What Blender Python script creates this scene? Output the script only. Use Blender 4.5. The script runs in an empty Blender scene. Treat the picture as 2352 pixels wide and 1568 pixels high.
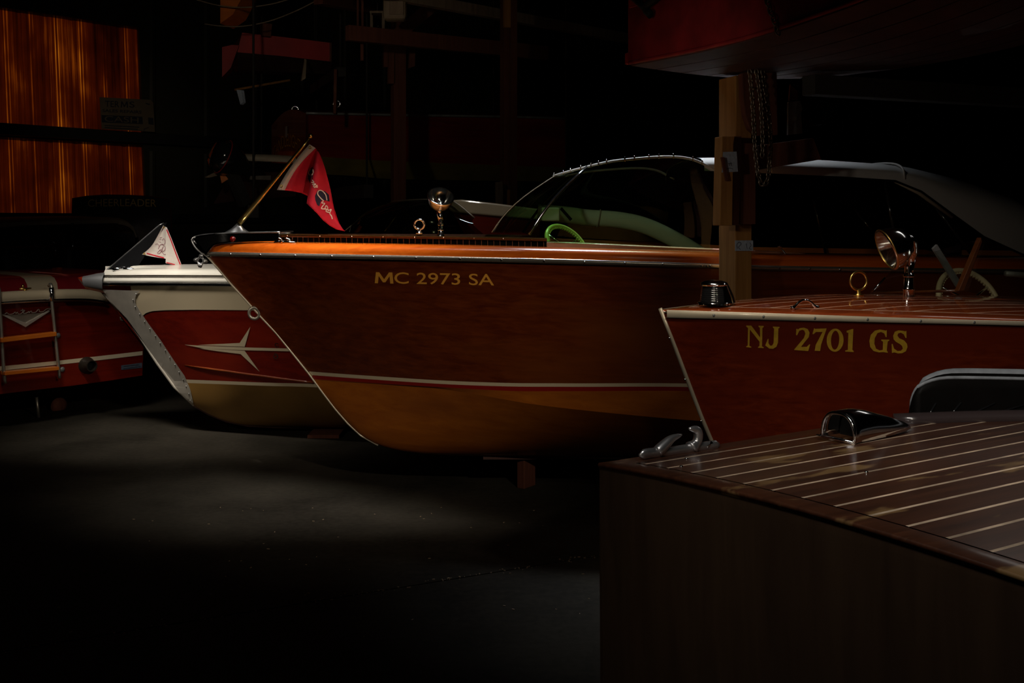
import bpy, bmesh, math, random
import numpy as np
from mathutils import Vector, Matrix
from mathutils.bvhtree import BVHTree

random.seed(7)
SC = bpy.context.scene
COL = SC.collection
PI = math.pi

# ------------------------------------------------------------------ camera
F, CX, HY, EYE = 2500.0, 1176.0, 510.0, 1.7      # focal length in pixels, principal point, eye height
cam_d = bpy.data.cameras.new('camera')
cam_d.sensor_width = 36.0
cam_d.lens = 36.0 * F / 2352.0
cam_d.shift_y = -(784.0 - HY) / 2352.0
cam_d.clip_start = 0.05
cam_d.clip_end = 100
cam = bpy.data.objects.new('camera', cam_d)
COL.objects.link(cam)
cam.location = (0, 0, EYE)
cam.rotation_euler = (PI / 2, 0, 0)
SC.camera = cam

# ------------------------------------------------------------------ world, view
w = bpy.data.worlds.new('world')
SC.world = w
w.use_nodes = True
w.node_tree.nodes['Background'].inputs[0].default_value = (0.9, 0.95, 1.0, 1)
w.node_tree.nodes['Background'].inputs[1].default_value = 0.25
SC.view_settings.view_transform = 'Standard'
SC.view_settings.look = 'None'
SC.view_settings.exposure = 0.0
SC.view_settings.gamma = 1.0
SC.view_settings.use_curve_mapping = False

# ------------------------------------------------------------------ lights
def spot(name, loc, target, watts, angle, radius=0.1, blend=0.6, col=(1.0, 0.9, 0.75)):
    l = bpy.data.lights.new(name, 'SPOT')
    l.energy = watts
    l.color = col
    l.spot_size = math.radians(angle)
    l.spot_blend = blend
    l.shadow_soft_size = radius
    o = bpy.data.objects.new(name, l)
    COL.objects.link(o)
    o.location = loc
    o.rotation_euler = (Vector(target) - Vector(loc)).to_track_quat('-Z', 'Y').to_euler()
    return o

WARM = (1.0, 0.88, 0.70)
NEUT = (1.0, 0.95, 0.88)
def strip_light(name, loc, target, watts, sx, sy, spread, col=NEUT, turn=0.0):
    l = bpy.data.lights.new(name, 'AREA')
    l.shape = 'RECTANGLE'; l.size = sx; l.size_y = sy
    l.energy = watts; l.color = col; l.spread = math.radians(spread)
    o = bpy.data.objects.new(name, l)
    COL.objects.link(o)
    o.location = loc
    q = (Vector(target) - Vector(loc)).to_track_quat('-Z', 'Y')
    o.rotation_euler = (q @ Matrix.Rotation(turn, 3, 'Z').to_quaternion()).to_euler()
    return o

spot('work_light_right', (1.6, 1.2, 3.5), (-0.95, 6.6, 0.85), 330, 32, 0.08, 1.0, WARM)
strip_light('shop_light_bow', (-1.0, 6.05, 3.02), (-1.05, 6.5, 1.5), 7.5, 1.5, 0.2, 46, NEUT)
strip_light('added_strip_left', (-3.1, 7.3, 3.3), (-2.85, 8.3, 1.2), 8, 1.3, 0.2, 46, (1.0, 0.93, 0.82))  # added strip over the speedboat's bow; the shed has no such fixture
spot('added_spot_sign', (-3.3, 8.0, 3.7), (-5.5, 15.0, 2.9), 34, 22, 0.1, 1.0, WARM)  # unseen spot added to lift the sign and the wall round it
spot('added_spot_stern', (-3.5, 5.6, 2.9), (-4.1, 9.4, 1.15), 36, 28, 0.1, 1.0, (1.0, 0.93, 0.82))  # made-up lamp that brightens the launch's stern roll and hard top
spot('added_spot_low', (-3.3, 4.3, 2.1), (-1.9, 7.8, 0.75), 60, 34, 0.08, 1.0, WARM)  # frontal fill added for the speedboat's side and the big bow
spot('added_spot_bow', (0.2, 0.6, 2.5), (1.25, 3.8, 1.1), 28, 34, 0.06, 0.9, WARM)  # added fill on the runabout's side and gold letters
strip_light('added_strip_runabout', (0.55, 3.3, 2.75), (1.1, 4.2, 1.38), 1.6, 0.7, 0.1, 70, WARM)  # unseen strip added to brighten the runabout's deck
strip_light('added_strip_deck', (0.1, 1.5, 2.8), (1.3, 2.5, 1.1), 3.0, 0.9, 0.15, 66, NEUT)  # added to bring out the foreground deck planks, no real fixture
strip_light('added_strip_aft', (2.2, 4.4, 2.45), (1.3, 3.0, 1.1), 0.2, 0.7, 0.12, 100, NEUT)  # weak made-up strip for a sheen on the foreground deck
spot('added_spot_post', (-0.9, 3.2, 2.2), (1.15, 5.4, 2.2), 20, 34, 0.08, 0.9, WARM)  # added spot for the overhead boat's side and the post
strip_light('added_strip_canvas', (0.5, 7.6, 4.2), (0.95, 6.6, 2.0), 10, 1.3, 0.2, 42, (0.85, 0.92, 1.0))  # invented cool strip that brightens the canvas top
spot('added_spot_cockpit', (-0.5, 5.6, 2.95), (0.75, 7.2, 1.6), 22, 34, 0.06, 0.9, NEUT)  # added so the pad and wheel show through the windshield
spot('added_spot_back', (-1.9, 5.6, 3.4), (-1.8, 10.8, 3.0), 30, 60, 0.1, 1.0, WARM)  # wide dim fill added for the stored boats behind
spot('added_spot_wing', (-0.2, 6.9, 3.4), (-0.15, 8.5, 1.75), 14, 40, 0.06, 0.9, NEUT)  # made-up spot for the cream wing alone
spot('added_spot_transom', (-0.9, 0.6, 2.0), (0.25, 2.5, 0.95), 8, 28, 0.1, 1.0, WARM)  # added fill on the foreground transom, from no real lamp
sun_d = bpy.data.lights.new('sun', 'SUN')
sun_d.energy = 1.35
sun_d.angle = 0.01
sun_d.color = (1.0, 0.85, 0.6)
sun = bpy.data.objects.new('sun', sun_d)
COL.objects.link(sun)
# the sun stands low behind the translucent wall panels and shines into the building
WALL_D = Vector((0.655, 0.755, 0)).normalized()             # the wall runs along this direction
WALL_N = Vector((WALL_D.y, -WALL_D.x, 0))                   # its inner normal, to the room
sun.rotation_euler = (WALL_N + Vector((0, 0, -0.45))).to_track_quat('-Z', 'Y').to_euler()

# ------------------------------------------------------------------ helpers
def P(px, py, D):
    return Vector(((px - CX) * D / F, D, EYE - (py - HY) * D / F))

def hermite(xs, ys):
    """smooth monotone-limited interpolation through the given points, clamped at the ends"""
    xs = [float(v) for v in xs]; ys = [float(v) for v in ys]
    n = len(xs)
    h = [xs[i + 1] - xs[i] for i in range(n - 1)]
    d = [(ys[i + 1] - ys[i]) / h[i] for i in range(n - 1)]
    m = [d[0]] + [0.0 if d[i - 1] * d[i] <= 0 else 2 * d[i - 1] * d[i] / (d[i - 1] + d[i]) for i in range(1, n - 1)] + [d[-1]]
    def f(x):
        if x <= xs[0]: return ys[0] + m[0] * (x - xs[0])
        if x >= xs[-1]: return ys[-1] + m[-1] * (x - xs[-1])
        i = max(k for k in range(n - 1) if xs[k] <= x)
        t = (x - xs[i]) / h[i]
        return ((2*t**3 - 3*t**2 + 1) * ys[i] + (t**3 - 2*t**2 + t) * h[i] * m[i]
                + (-2*t**3 + 3*t**2) * ys[i + 1] + (t**3 - t**2) * h[i] * m[i + 1])
    return f

def resample(pts, n):
    pts = [Vector(p) for p in pts]
    ln = [0.0]
    for a, b in zip(pts, pts[1:]): ln.append(ln[-1] + (b - a).length)
    out = []
    for k in range(n):
        s = ln[-1] * k / (n - 1)
        i = min(max(j for j in range(len(pts)) if ln[j] <= s + 1e-12), len(pts) - 2)
        t = (s - ln[i]) / max(ln[i + 1] - ln[i], 1e-12)
        out.append(pts[i].lerp(pts[i + 1], min(t, 1)))
    return out

def smooth_line(pts, n):
    """Catmull-Rom through the points"""
    pts = [Vector(p) for p in pts]
    q = [pts[0] * 2 - pts[1]] + pts + [pts[-1] * 2 - pts[-2]]
    out = []
    for i in range(1, len(q) - 2):
        for k in range(12):
            t = k / 12
            out.append(0.5 * ((2 * q[i]) + (q[i+1] - q[i-1]) * t + (2*q[i-1] - 5*q[i] + 4*q[i+1] - q[i+2]) * t*t
                              + (3*q[i] - q[i-1] - 3*q[i+1] + q[i+2]) * t**3))
    out.append(pts[-1])
    return resample(out, n)

class Frame:
    def __init__(s, x, y, deg=0.0, z=0.0):
        s.o = Vector((x, y, z)); s.a = math.radians(deg)
        s.R = Matrix.Rotation(s.a, 3, 'Z'); s.Ri = s.R.transposed()
        s.cam = s.Ri @ (Vector((0, 0, EYE)) - s.o)
    def w(s, p): return s.R @ Vector(p) + s.o
    def l(s, p): return s.Ri @ (Vector(p) - s.o)
    def ray(s, px, py): return s.Ri @ Vector(((px - CX) / F, 1.0, -(py - HY) / F))
    def on(s, axis, px, py, v):
        d = s.ray(px, py)
        return s.cam + d * ((v - s.cam[axis]) / d[axis])
    def on_x(s, px, py, v): return s.on(0, px, py, v)
    def on_y(s, px, py, v): return s.on(1, px, py, v)
    def on_z(s, px, py, v): return s.on(2, px, py, v)
    def on_b(s, px, py, bf, sign=-1.0):
        """the point of the ray that lies on the vertical surface local y = sign * bf(x)"""
        d = s.ray(px, py)
        f = lambda t: (s.cam + d * t).y - sign * bf((s.cam + d * t).x)
        lo, hi = 0.5, 40.0
        prev, tp = f(lo), lo
        t = lo
        while t < hi:
            t += 0.05
            v = f(t)
            if (v >= 0) != (prev >= 0):
                a, b = tp, t
                for _ in range(40):
                    m = (a + b) / 2
                    if (f(m) >= 0) == (prev >= 0): a = m
                    else: b = m
                return s.cam + d * a
            prev, tp = v, t
        return s.cam + d * hi

def tag(o, label=None, cat=None, group=None, kind=None):
    if label: o['label'] = label
    if cat: o['category'] = cat
    if group: o['group'] = group
    if kind: o['kind'] = kind
    return o

def thing(name, label, cat, fr=None, group=None, loc=None):
    o = bpy.data.objects.new(name, None)
    COL.objects.link(o)
    o.empty_display_size = 0.1
    if fr is not None:
        o.location = fr.o; o.rotation_euler = (0, 0, fr.a)
    if loc is not None: o.location = loc
    return tag(o, label, cat, group)

def mk(name, V, Fc, mat, parent=None, smooth=False, solid=0.0, offset=0.0, bevel=0.0, auto=None, subsurf=0):
    me = bpy.data.meshes.new(name)
    me.from_pydata([tuple(v) for v in V], [], [tuple(f) for f in Fc])
    me.validate(); me.update()
    bm = bmesh.new(); bm.from_mesh(me)
    bmesh.ops.remove_doubles(bm, verts=bm.verts, dist=1e-6)
    if not solid:
        bmesh.ops.recalc_face_normals(bm, faces=bm.faces)
    bm.to_mesh(me); bm.free()
    if smooth:
        for p in me.polygons: p.use_smooth = True
        if auto is not None:
            try: me.set_sharp_from_angle(angle=math.radians(auto))
            except Exception: pass
    o = bpy.data.objects.new(name, me)
    COL.objects.link(o)
    if mat is not None: me.materials.append(M[mat] if isinstance(mat, str) else mat)
    if parent is not None: o.parent = parent
    if solid:
        m = o.modifiers.new('solid', 'SOLIDIFY'); m.thickness = solid; m.offset = offset
    if bevel:
        m = o.modifiers.new('bevel', 'BEVEL'); m.width = bevel; m.segments = 2; m.limit_method = 'ANGLE'
    if subsurf:
        m = o.modifiers.new('sub', 'SUBSURF'); m.levels = subsurf; m.render_levels = subsurf
    return o

def inst(name, me, parent, loc=(0, 0, 0), rot=(0, 0, 0), scale=(1, 1, 1)):
    o = bpy.data.objects.new(name, me); COL.objects.link(o)
    o.parent = parent; o.location = loc; o.rotation_euler = rot; o.scale = scale
    return o

class MB:
    """collects geometry for one mesh"""
    def __init__(s): s.V = []; s.F = []
    def add(s, V, Fc):
        n = len(s.V); s.V += [Vector(v) for v in V]; s.F += [tuple(i + n for i in f) for f in Fc]; return s
    def grid(s, rows, close_u=False, close_v=False):
        m = len(rows[0]); V = [v for r in rows for v in r]; Fc = []
        nr = len(rows)
        for i in range(nr if close_v else nr - 1):
            for j in range(m if close_u else m - 1):
                a = i * m + j; b = i * m + (j + 1) % m; c = ((i + 1) % nr) * m + (j + 1) % m; d = ((i + 1) % nr) * m + j
                Fc.append((a, b, c, d))
        return s.add(V, Fc)
    def box(s, c, size, rot=None):
        c = Vector(c); h = Vector(size) / 2
        V = [Vector((sx * h.x, sy * h.y, sz * h.z)) for sx in (-1, 1) for sy in (-1, 1) for sz in (-1, 1)]
        if rot is not None: V = [rot @ v for v in V]
        return s.add([v + c for v in V], [(0, 1, 3, 2), (4, 6, 7, 5), (0, 4, 5, 1), (2, 3, 7, 6), (0, 2, 6, 4), (1, 5, 7, 3)])
    def beam(s, a, b, wd, ht, up=(0, 0, 1)):
        a = Vector(a); b = Vector(b); x = (b - a).normalized(); y = Vector(up).cross(x)
        if y.length < 1e-6: y = Vector((1, 0, 0))
        y.normalize(); z = x.cross(y)
        R = Matrix((x, y, z)).transposed()
        return s.box((a + b) / 2, ((b - a).length, wd, ht), R)
    def tube(s, pts, r, n=10, cap=True, closed=False, flat=1.0, up=None):
        pts = [Vector(p) for p in pts]
        rr = r if isinstance(r, (list, tuple)) else [r] * len(pts)
        rows = []; prev = None
        for i, p in enumerate(pts):
            if closed: t = pts[(i + 1) % len(pts)] - pts[i - 1]
            else: t = pts[min(i + 1, len(pts) - 1)] - pts[max(i - 1, 0)]
            t.normalize()
            if prev is None:
                u = Vector(up) if up is not None else (Vector((0, 0, 1)) if abs(t.z) < 0.9 else Vector((1, 0, 0)))
            else: u = prev
            u = u - t * u.dot(t)
            if u.length < 1e-6: u = Vector((1, 0, 0)) - t * t.x
            u.normalize(); prev = u; v = t.cross(u)
            rows.append([p + (u * math.cos(2 * PI * k / n) + v * math.sin(2 * PI * k / n) * flat) * rr[i] for k in range(n)])
        n0 = len(s.V)
        s.grid(rows, close_u=True, close_v=closed)
        if cap and not closed:
            s.F.append(tuple(range(n0, n0 + n))[::-1])
            s.F.append(tuple(range(n0 + (len(rows) - 1) * n, n0 + len(rows) * n)))
        return s
    def lathe(s, prof, c=(0, 0, 0), axis=(0, 0, 1), n=24, cap=True):
        """profile [(radius, height)] round the axis through c"""
        c = Vector(c); q = Vector(axis).normalized().to_track_quat('Z', 'Y')
        rows = [[c + q @ Vector((r * math.cos(2 * PI * k / n), r * math.sin(2 * PI * k / n), h)) for k in range(n)] for r, h in prof]
        n0 = len(s.V)
        s.grid(rows, close_u=True)
        if cap:
            if prof[0][0] > 1e-6: s.F.append(tuple(range(n0, n0 + n))[::-1])
            if prof[-1][0] > 1e-6: s.F.append(tuple(range(n0 + (len(rows) - 1) * n, n0 + len(rows) * n)))
        return s
    def prism(s, poly, vec):
        """a polygon of 3-D points pushed along vec"""
        poly = [Vector(p) for p in poly]; n = len(poly); vec = Vector(vec)
        return s.add(poly + [p + vec for p in poly],
                     [tuple(range(n))[::-1], tuple(range(n, 2 * n))] + [(i, (i + 1) % n, n + (i + 1) % n, n + i) for i in range(n)])
    def torus(s, c, R, r, axis=(0, 0, 1), n=28, m=10, squash=1.0):
        c = Vector(c); q = Vector(axis).normalized().to_track_quat('Z', 'Y')
        rows = []
        for i in range(n):
            a = 2 * PI * i / n
            rows.append([c + q @ Vector(((R + r * math.cos(2*PI*k/m)) * math.cos(a), (R + r * math.cos(2*PI*k/m)) * math.sin(a) * squash, r * math.sin(2*PI*k/m))) for k in range(m)])
        return s.grid(rows, close_u=True, close_v=True)
    def build(s, name, mat, parent=None, **k): return mk(name, s.V, s.F, mat, parent, **k)

def mirror(rows):
    return [[Vector((p.x, -p.y, p.z)) for p in r] for r in rows]

def both(name, rows, mat, parent, **k):
    """a half surface (local y < 0) and its mirror image as one mesh"""
    m = MB(); m.grid(rows); m.grid(mirror(rows))
    return m.build(name, mat, parent, **k)

def bvh_of(objs, fr):
    V = []; Fc = []
    for o in objs:
        n = len(V)
        V += [fr.w(v.co) for v in o.data.vertices]
        Fc += [tuple(i + n for i in p.vertices) for p in o.data.polygons]
    return BVHTree.FromPolygons(V, Fc)

def hit(bvh, px, py, off):
    """the surface point seen at a pixel of the 2352 x 1568 frame, lifted off it by off"""
    d = Vector(((px - CX) / F, 1.0, -(py - HY) / F)).normalized()
    loc, nor, _, _ = bvh.ray_cast(Vector((0, 0, EYE)), d)
    if loc is None: return None
    if nor.dot(d) > 0: nor = -nor
    return loc + nor * off

def decal(name, loops, bvh, fr, mat, parent, off=0.002, cut=0, solid=0.0):
    """flat print or plate: closed outlines in pixels, laid on the surface they are seen on"""
    bm = bmesh.new()
    for lp in loops:
        vs = [bm.verts.new((p[0], p[1], 0)) for p in lp]
        for i in range(len(vs)): bm.edges.new((vs[i], vs[(i + 1) % len(vs)]))
    bmesh.ops.triangle_fill(bm, use_beauty=True, edges=bm.edges[:])
    if cut:
        xs = [v.co.x for v in bm.verts]; ys = [v.co.y for v in bm.verts]
        for ax, lo, hi in ((0, min(xs), max(xs)), (1, min(ys), max(ys))):
            v = lo + cut
            while v < hi:
                co = (v, 0, 0) if ax == 0 else (0, v, 0); no = (1, 0, 0) if ax == 0 else (0, 1, 0)
                bmesh.ops.bisect_plane(bm, geom=bm.verts[:] + bm.edges[:] + bm.faces[:], plane_co=co, plane_no=no)
                v += cut
    bm.verts.ensure_lookup_table()
    V = []; bad = set()
    for i, v in enumerate(bm.verts):
        v.index = i
        h = hit(bvh, v.co.x, v.co.y, off)
        if h is None: bad.add(i); V.append(Vector((0, 0, 0)))
        else: V.append(fr.l(h))
    Fc = [tuple(v.index for v in f.verts) for f in bm.faces if not any(v.index in bad for v in f.verts)]
    bm.free()
    return mk(name, V, Fc, mat, parent, solid=solid, offset=0)

def strip(name, top, bot, n, bvh, fr, mat, parent, off=0.002, rows=3, solid=0.0, smooth=True):
    """a band between two pixel polylines, laid on a surface"""
    a = resample([Vector((p[0], p[1], 0)) for p in top], n); b = resample([Vector((p[0], p[1], 0)) for p in bot], n)
    R = []
    for k in range(rows):
        r = []
        for p, q in zip(a, b):
            c = p.lerp(q, k / (rows - 1)); h = hit(bvh, c.x, c.y, off)
            r.append(fr.l(h) if h is not None else None)
        R.append(r)
    ok = [j for j in range(n) if all(r[j] is not None for r in R)]
    R = [[r[j] for j in ok] for r in R]
    m = MB(); m.grid(R)
    return m.build(name, mat, parent, smooth=smooth, solid=solid)

def stroke_lines(pts, width, n=None):
    pts = smooth_line([Vector((p[0], p[1], 0)) for p in pts], n or 6 * len(pts))
    A = []; B = []
    for i, p in enumerate(pts):
        t = pts[min(i + 1, len(pts) - 1)] - pts[max(i - 1, 0)]
        t = t.normalized() if t.length > 1e-6 else Vector((1, 0, 0))
        nn = Vector((-t.y, t.x, 0)) * width / 2
        A.append(p + nn); B.append(p - nn)
    return A, B

def strokes(name, lines, width, bvh, fr, mat, parent, off=0.003):
    m = MB()
    for pts in lines:
        A, B = stroke_lines(pts, width)
        ra = []; rb = []
        for a, b in zip(A, B):
            h1 = hit(bvh, a.x, a.y, off); h2 = hit(bvh, b.x, b.y, off)
            if h1 is not None and h2 is not None: ra.append(fr.l(h1)); rb.append(fr.l(h2))
        if len(ra) > 1: m.grid([ra, rb])
    return m.build(name, mat, parent)

def text_geo(s, offset=0.0):
    cu = bpy.data.curves.new('t', 'FONT'); cu.body = s; cu.offset = offset; cu.resolution_u = 4
    o = bpy.data.objects.new('t', cu); COL.objects.link(o)
    dg = bpy.context.evaluated_depsgraph_get()
    me = bpy.data.meshes.new_from_object(o.evaluated_get(dg))
    V = [v.co.copy() for v in me.vertices]; Fc = [tuple(p.vertices) for p in me.polygons]
    bpy.data.objects.remove(o); bpy.data.curves.remove(cu); bpy.data.meshes.remove(me)
    x0 = min(v.x for v in V); x1 = max(v.x for v in V); y0 = min(v.y for v in V); y1 = max(v.y for v in V)
    return [((v.x - x0) / (x1 - x0), (v.y - y0) / (y1 - y0)) for v in V], Fc

def text_on(name, s, fpx, bvh, fr, mat, parent, off=0.002, bold=0.0):
    """writing whose unit box (u right, v up) goes to pixels by fpx and is laid on a surface"""
    uv, Fc = text_geo(s, bold)
    V = []
    for u, v in uv:
        h = hit(bvh, *fpx(u, v), off)
        V.append(fr.l(h) if h is not None else Vector((0, 0, 0)))
    if name == 'small_print':
        return tag(mk(name, V, Fc, mat, parent), kind='stuff')
    # one mesh for each character: islands that overlap along the line belong together
    par = list(range(len(V)))
    def find(i):
        while par[i] != i: par[i] = par[par[i]]; i = par[i]
        return i
    for f in Fc:
        for j in f[1:]: par[find(j)] = find(f[0])
    isl = {}
    for i in range(len(V)): isl.setdefault(find(i), []).append(i)
    spans = sorted((min(uv[i][0] for i in v), max(uv[i][0] for i in v), v) for v in isl.values())
    groups = []
    for a, b, v in spans:
        if groups and a < groups[-1][1] - 0.002: groups[-1][1] = max(groups[-1][1], b); groups[-1][2] += v
        else: groups.append([a, b, list(v)])
    for _, _, v in groups:
        ix = {i: k for k, i in enumerate(v)}
        mk(name, [V[i] for i in v], [tuple(ix[i] for i in f) for f in Fc if f[0] in ix], mat, parent)

# ------------------------------------------------------------------ materials
M = {}
def principled(name):
    m = bpy.data.materials.new(name); m.use_nodes = True
    M[name] = m
    return m, m.node_tree, m.node_tree.nodes['Principled BSDF']

def plain(name, col, rough=0.5, metal=0.0, coat=0.0, var=0.0, scale=6.0, bump=0.0, spec=0.5):
    m, t, b = principled(name)
    b.inputs['Base Color'].default_value = (*col, 1)
    b.inputs['Roughness'].default_value = rough
    b.inputs['Metallic'].default_value = metal
    b.inputs['Coat Weight'].default_value = coat
    b.inputs['Coat Roughness'].default_value = 0.06
    b.inputs['Specular IOR Level'].default_value = spec
    if var or bump:
        tc = t.nodes.new('ShaderNodeTexCoord'); n = t.nodes.new('ShaderNodeTexNoise')
        n.inputs['Scale'].default_value = scale; n.inputs['Detail'].default_value = 6
        t.links.new(tc.outputs['Object'], n.inputs['Vector'])
        if var:
            r = t.nodes.new('ShaderNodeValToRGB')
            r.color_ramp.elements[0].position = 0.3; r.color_ramp.elements[1].position = 0.7
            r.color_ramp.elements[0].color = (*[c * (1 - var) for c in col], 1)
            r.color_ramp.elements[1].color = (*[min(1, c * (1 + var)) for c in col], 1)
            t.links.new(n.outputs['Fac'], r.inputs['Fac']); t.links.new(r.outputs['Color'], b.inputs['Base Color'])
        if bump:
            bp = t.nodes.new('ShaderNodeBump'); bp.inputs['Strength'].default_value = bump; bp.inputs['Distance'].default_value = 0.01
            t.links.new(n.outputs['Fac'], bp.inputs['Height']); t.links.new(bp.outputs['Normal'], b.inputs['Normal'])
    return m

def wood(name, dark, light, scale=(1.2, 14, 14), rough=0.4, coat=1.0, patch=None, patch_scale=(0.7, 2, 3), coat_rough=0.05, seed=0.0, patch_lo=0.45, patch_hi=0.62):
    """long grain along local x, with an optional second tone in broad patches"""
    m, t, b = principled(name)
    b.inputs['Roughness'].default_value = rough
    b.inputs['Coat Weight'].default_value = coat
    b.inputs['Coat Roughness'].default_value = coat_rough
    b.inputs['Specular IOR Level'].default_value = 0.3
    tc = t.nodes.new('ShaderNodeTexCoord'); mp = t.nodes.new('ShaderNodeMapping')
    mp.inputs['Scale'].default_value = scale; mp.inputs['Location'].default_value = (seed, seed * 2, seed * 3)
    n = t.nodes.new('ShaderNodeTexNoise'); n.inputs['Scale'].default_value = 2.0; n.inputs['Detail'].default_value = 9; n.inputs['Roughness'].default_value = 0.65
    n.inputs['Distortion'].default_value = 0.4
    r = t.nodes.new('ShaderNodeValToRGB')
    r.color_ramp.elements[0].position = 0.32; r.color_ramp.elements[0].color = (*dark, 1)
    r.color_ramp.elements[1].position = 0.68; r.color_ramp.elements[1].color = (*light, 1)
    L = t.links.new
    L(tc.outputs['Object'], mp.inputs['Vector']); L(mp.outputs['Vector'], n.inputs['Vector']); L(n.outputs['Fac'], r.inputs['Fac'])
    out = r.outputs['Color']
    if patch is not None:
        mp2 = t.nodes.new('ShaderNodeMapping'); mp2.inputs['Scale'].default_value = patch_scale
        mp2.inputs['Location'].default_value = (seed + 3.1, 1.7, 0.4)
        n2 = t.nodes.new('ShaderNodeTexNoise'); n2.inputs['Scale'].default_value = 1.0; n2.inputs['Detail'].default_value = 4
        r2 = t.nodes.new('ShaderNodeValToRGB')
        r2.color_ramp.elements[0].position = patch_lo; r2.color_ramp.elements[1].position = patch_hi
        mx = t.nodes.new('ShaderNodeMix'); mx.data_type = 'RGBA'
        L(tc.outputs['Object'], mp2.inputs['Vector']); L(mp2.outputs['Vector'], n2.inputs['Vector']); L(n2.outputs['Fac'], r2.inputs['Fac'])
        L(r2.outputs['Color'], mx.inputs['Factor']); L(out, mx.inputs['A']); mx.inputs['B'].default_value = (*patch, 1)
        out = mx.outputs['Result']
    L(out, b.inputs['Base Color'])
    return m

def glass(name, tint, refl=0.06):
    m = bpy.data.materials.new(name); m.use_nodes = True; M[name] = m
    t = m.node_tree; t.nodes.clear()
    o = t.nodes.new('ShaderNodeOutputMaterial'); mx = t.nodes.new('ShaderNodeMixShader')
    tr = t.nodes.new('ShaderNodeBsdfTransparent'); gl = t.nodes.new('ShaderNodeBsdfGlossy'); lw = t.nodes.new('ShaderNodeLayerWeight')
    tr.inputs['Color'].default_value = (*tint, 1)
    gl.inputs['Roughness'].default_value = 0.03
    lw.inputs['Blend'].default_value = 0.5
    p5 = t.nodes.new('ShaderNodeMath'); p5.operation = 'POWER'; p5.inputs[1].default_value = 5.0
    ma = t.nodes.new('ShaderNodeMath'); ma.operation = 'MULTIPLY_ADD'; ma.inputs[1].default_value = 0.8; ma.inputs[2].default_value = refl
    t.links.new(lw.outputs['Facing'], p5.inputs[0]); t.links.new(p5.outputs[0], ma.inputs[0])
    t.links.new(ma.outputs[0], mx.inputs['Fac']); t.links.new(tr.outputs[0], mx.inputs[1]); t.links.new(gl.outputs[0], mx.inputs[2])
    t.links.new(mx.outputs[0], o.inputs['Surface'])
    return m

# varnished and painted wood
wood('mahogany_topside', (0.10, 0.013, 0.002), (0.21, 0.038, 0.005), (0.9, 10, 16), 0.42, 0.7, patch=(0.23, 0.056, 0.007), patch_scale=(0.8, 1.0, 2.2), seed=1.3, patch_lo=0.48, patch_hi=0.72)
wood('mahogany_orange', (0.52, 0.080, 0.004), (0.70, 0.140, 0.009), (1.0, 18, 18), 0.25, 1.0, coat_rough=0.17, seed=2.1)
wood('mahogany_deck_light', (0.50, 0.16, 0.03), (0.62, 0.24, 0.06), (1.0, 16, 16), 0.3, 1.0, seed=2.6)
wood('bottom_tan', (0.42, 0.105, 0.008), (0.58, 0.165, 0.014), (1.4, 7, 9), 0.45, 0.35, patch=(0.30, 0.075, 0.008), seed=4.0)
wood('mahogany_red', (0.11, 0.0045, 0.0018), (0.20, 0.011, 0.003), (1.0, 12, 14), 0.35, 0.6, patch=(0.23, 0.016, 0.004), seed=5.0)
wood('mahogany_planked', (0.14, 0.013, 0.003), (0.28, 0.036, 0.007), (1.5, 10, 22), 0.4, 0.6, patch=(0.20, 0.022, 0.006), seed=6.2)
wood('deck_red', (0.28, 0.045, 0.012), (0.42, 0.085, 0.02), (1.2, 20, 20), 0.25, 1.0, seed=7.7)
wood('deck_red_lit', (0.50, 0.19, 0.04), (0.64, 0.28, 0.06), (1.2, 20, 20), 0.3, 1.0, seed=7.9)  # deck_red again, with reflected light put into the colour
wood('toe_wood', (0.09, 0.025, 0.007), (0.15, 0.048, 0.012), (1.0, 16, 16), 0.35, 0.8, seed=2.9)
wood('deck_worn', (0.040, 0.013, 0.006), (0.10, 0.035, 0.016), (1.6, 20, 20), 0.4, 0.55, patch=(0.26, 0.15, 0.06), patch_scale=(3.0, 9.0, 9.0), coat_rough=0.18, seed=8.4, patch_lo=0.60, patch_hi=0.65)
wood('transom_dark', (0.045, 0.024, 0.012), (0.075, 0.042, 0.022), (8, 8, 0.8), 0.55, 0.15, coat_rough=0.3, seed=9.9)
wood('post_wood', (0.30, 0.13, 0.03), (0.46, 0.22, 0.06), (14, 14, 0.8), 0.75, 0.0, seed=3.3)
wood('post_dark', (0.10, 0.03, 0.015), (0.17, 0.055, 0.03), (14, 14, 0.8), 0.8, 0.0, seed=3.9)
wood('grey_plank', (0.20, 0.14, 0.09), (0.34, 0.25, 0.17), (10, 10, 1.0), 0.85, 0.0, seed=4.4)
wood('ladder_tread', (0.62, 0.14, 0.012), (0.76, 0.20, 0.018), (2, 14, 14), 0.4, 0.5, seed=1.9)
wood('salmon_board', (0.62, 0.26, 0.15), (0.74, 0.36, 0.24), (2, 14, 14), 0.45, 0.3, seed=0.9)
plain('ochre_bottom', (0.30, 0.155, 0.035), 0.5, 0, 0.2, 0.18, 3.0)
plain('cream_paint', (0.66, 0.54, 0.36), 0.35, 0, 0.4, 0.05, 2.0)
plain('white_paint', (0.80, 0.76, 0.68), 0.25, 0, 0.6)
plain('stripe_white', (0.88, 0.73, 0.50), 0.45)
plain('stripe_red', (0.34, 0.012, 0.008), 0.45)
plain('caulk', (0.62, 0.42, 0.32), 0.6, 0, 0, 0.25, 25.0)
plain('caulk_worn', (0.62, 0.47, 0.33), 0.6, 0, 0.2, 0.55, 9.0)
plain('gold_leaf', (0.80, 0.46, 0.04), 0.45, 0, 0.2, 0.12, 60)
plain('letter_amber', (1.0, 0.44, 0.06), 0.5, 0, 0.2)
plain('letter_core', (0.42, 0.16, 0.02), 0.5, 0, 0.2)
plain('chrome', (0.78, 0.78, 0.80), 0.12, 1.0)
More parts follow.
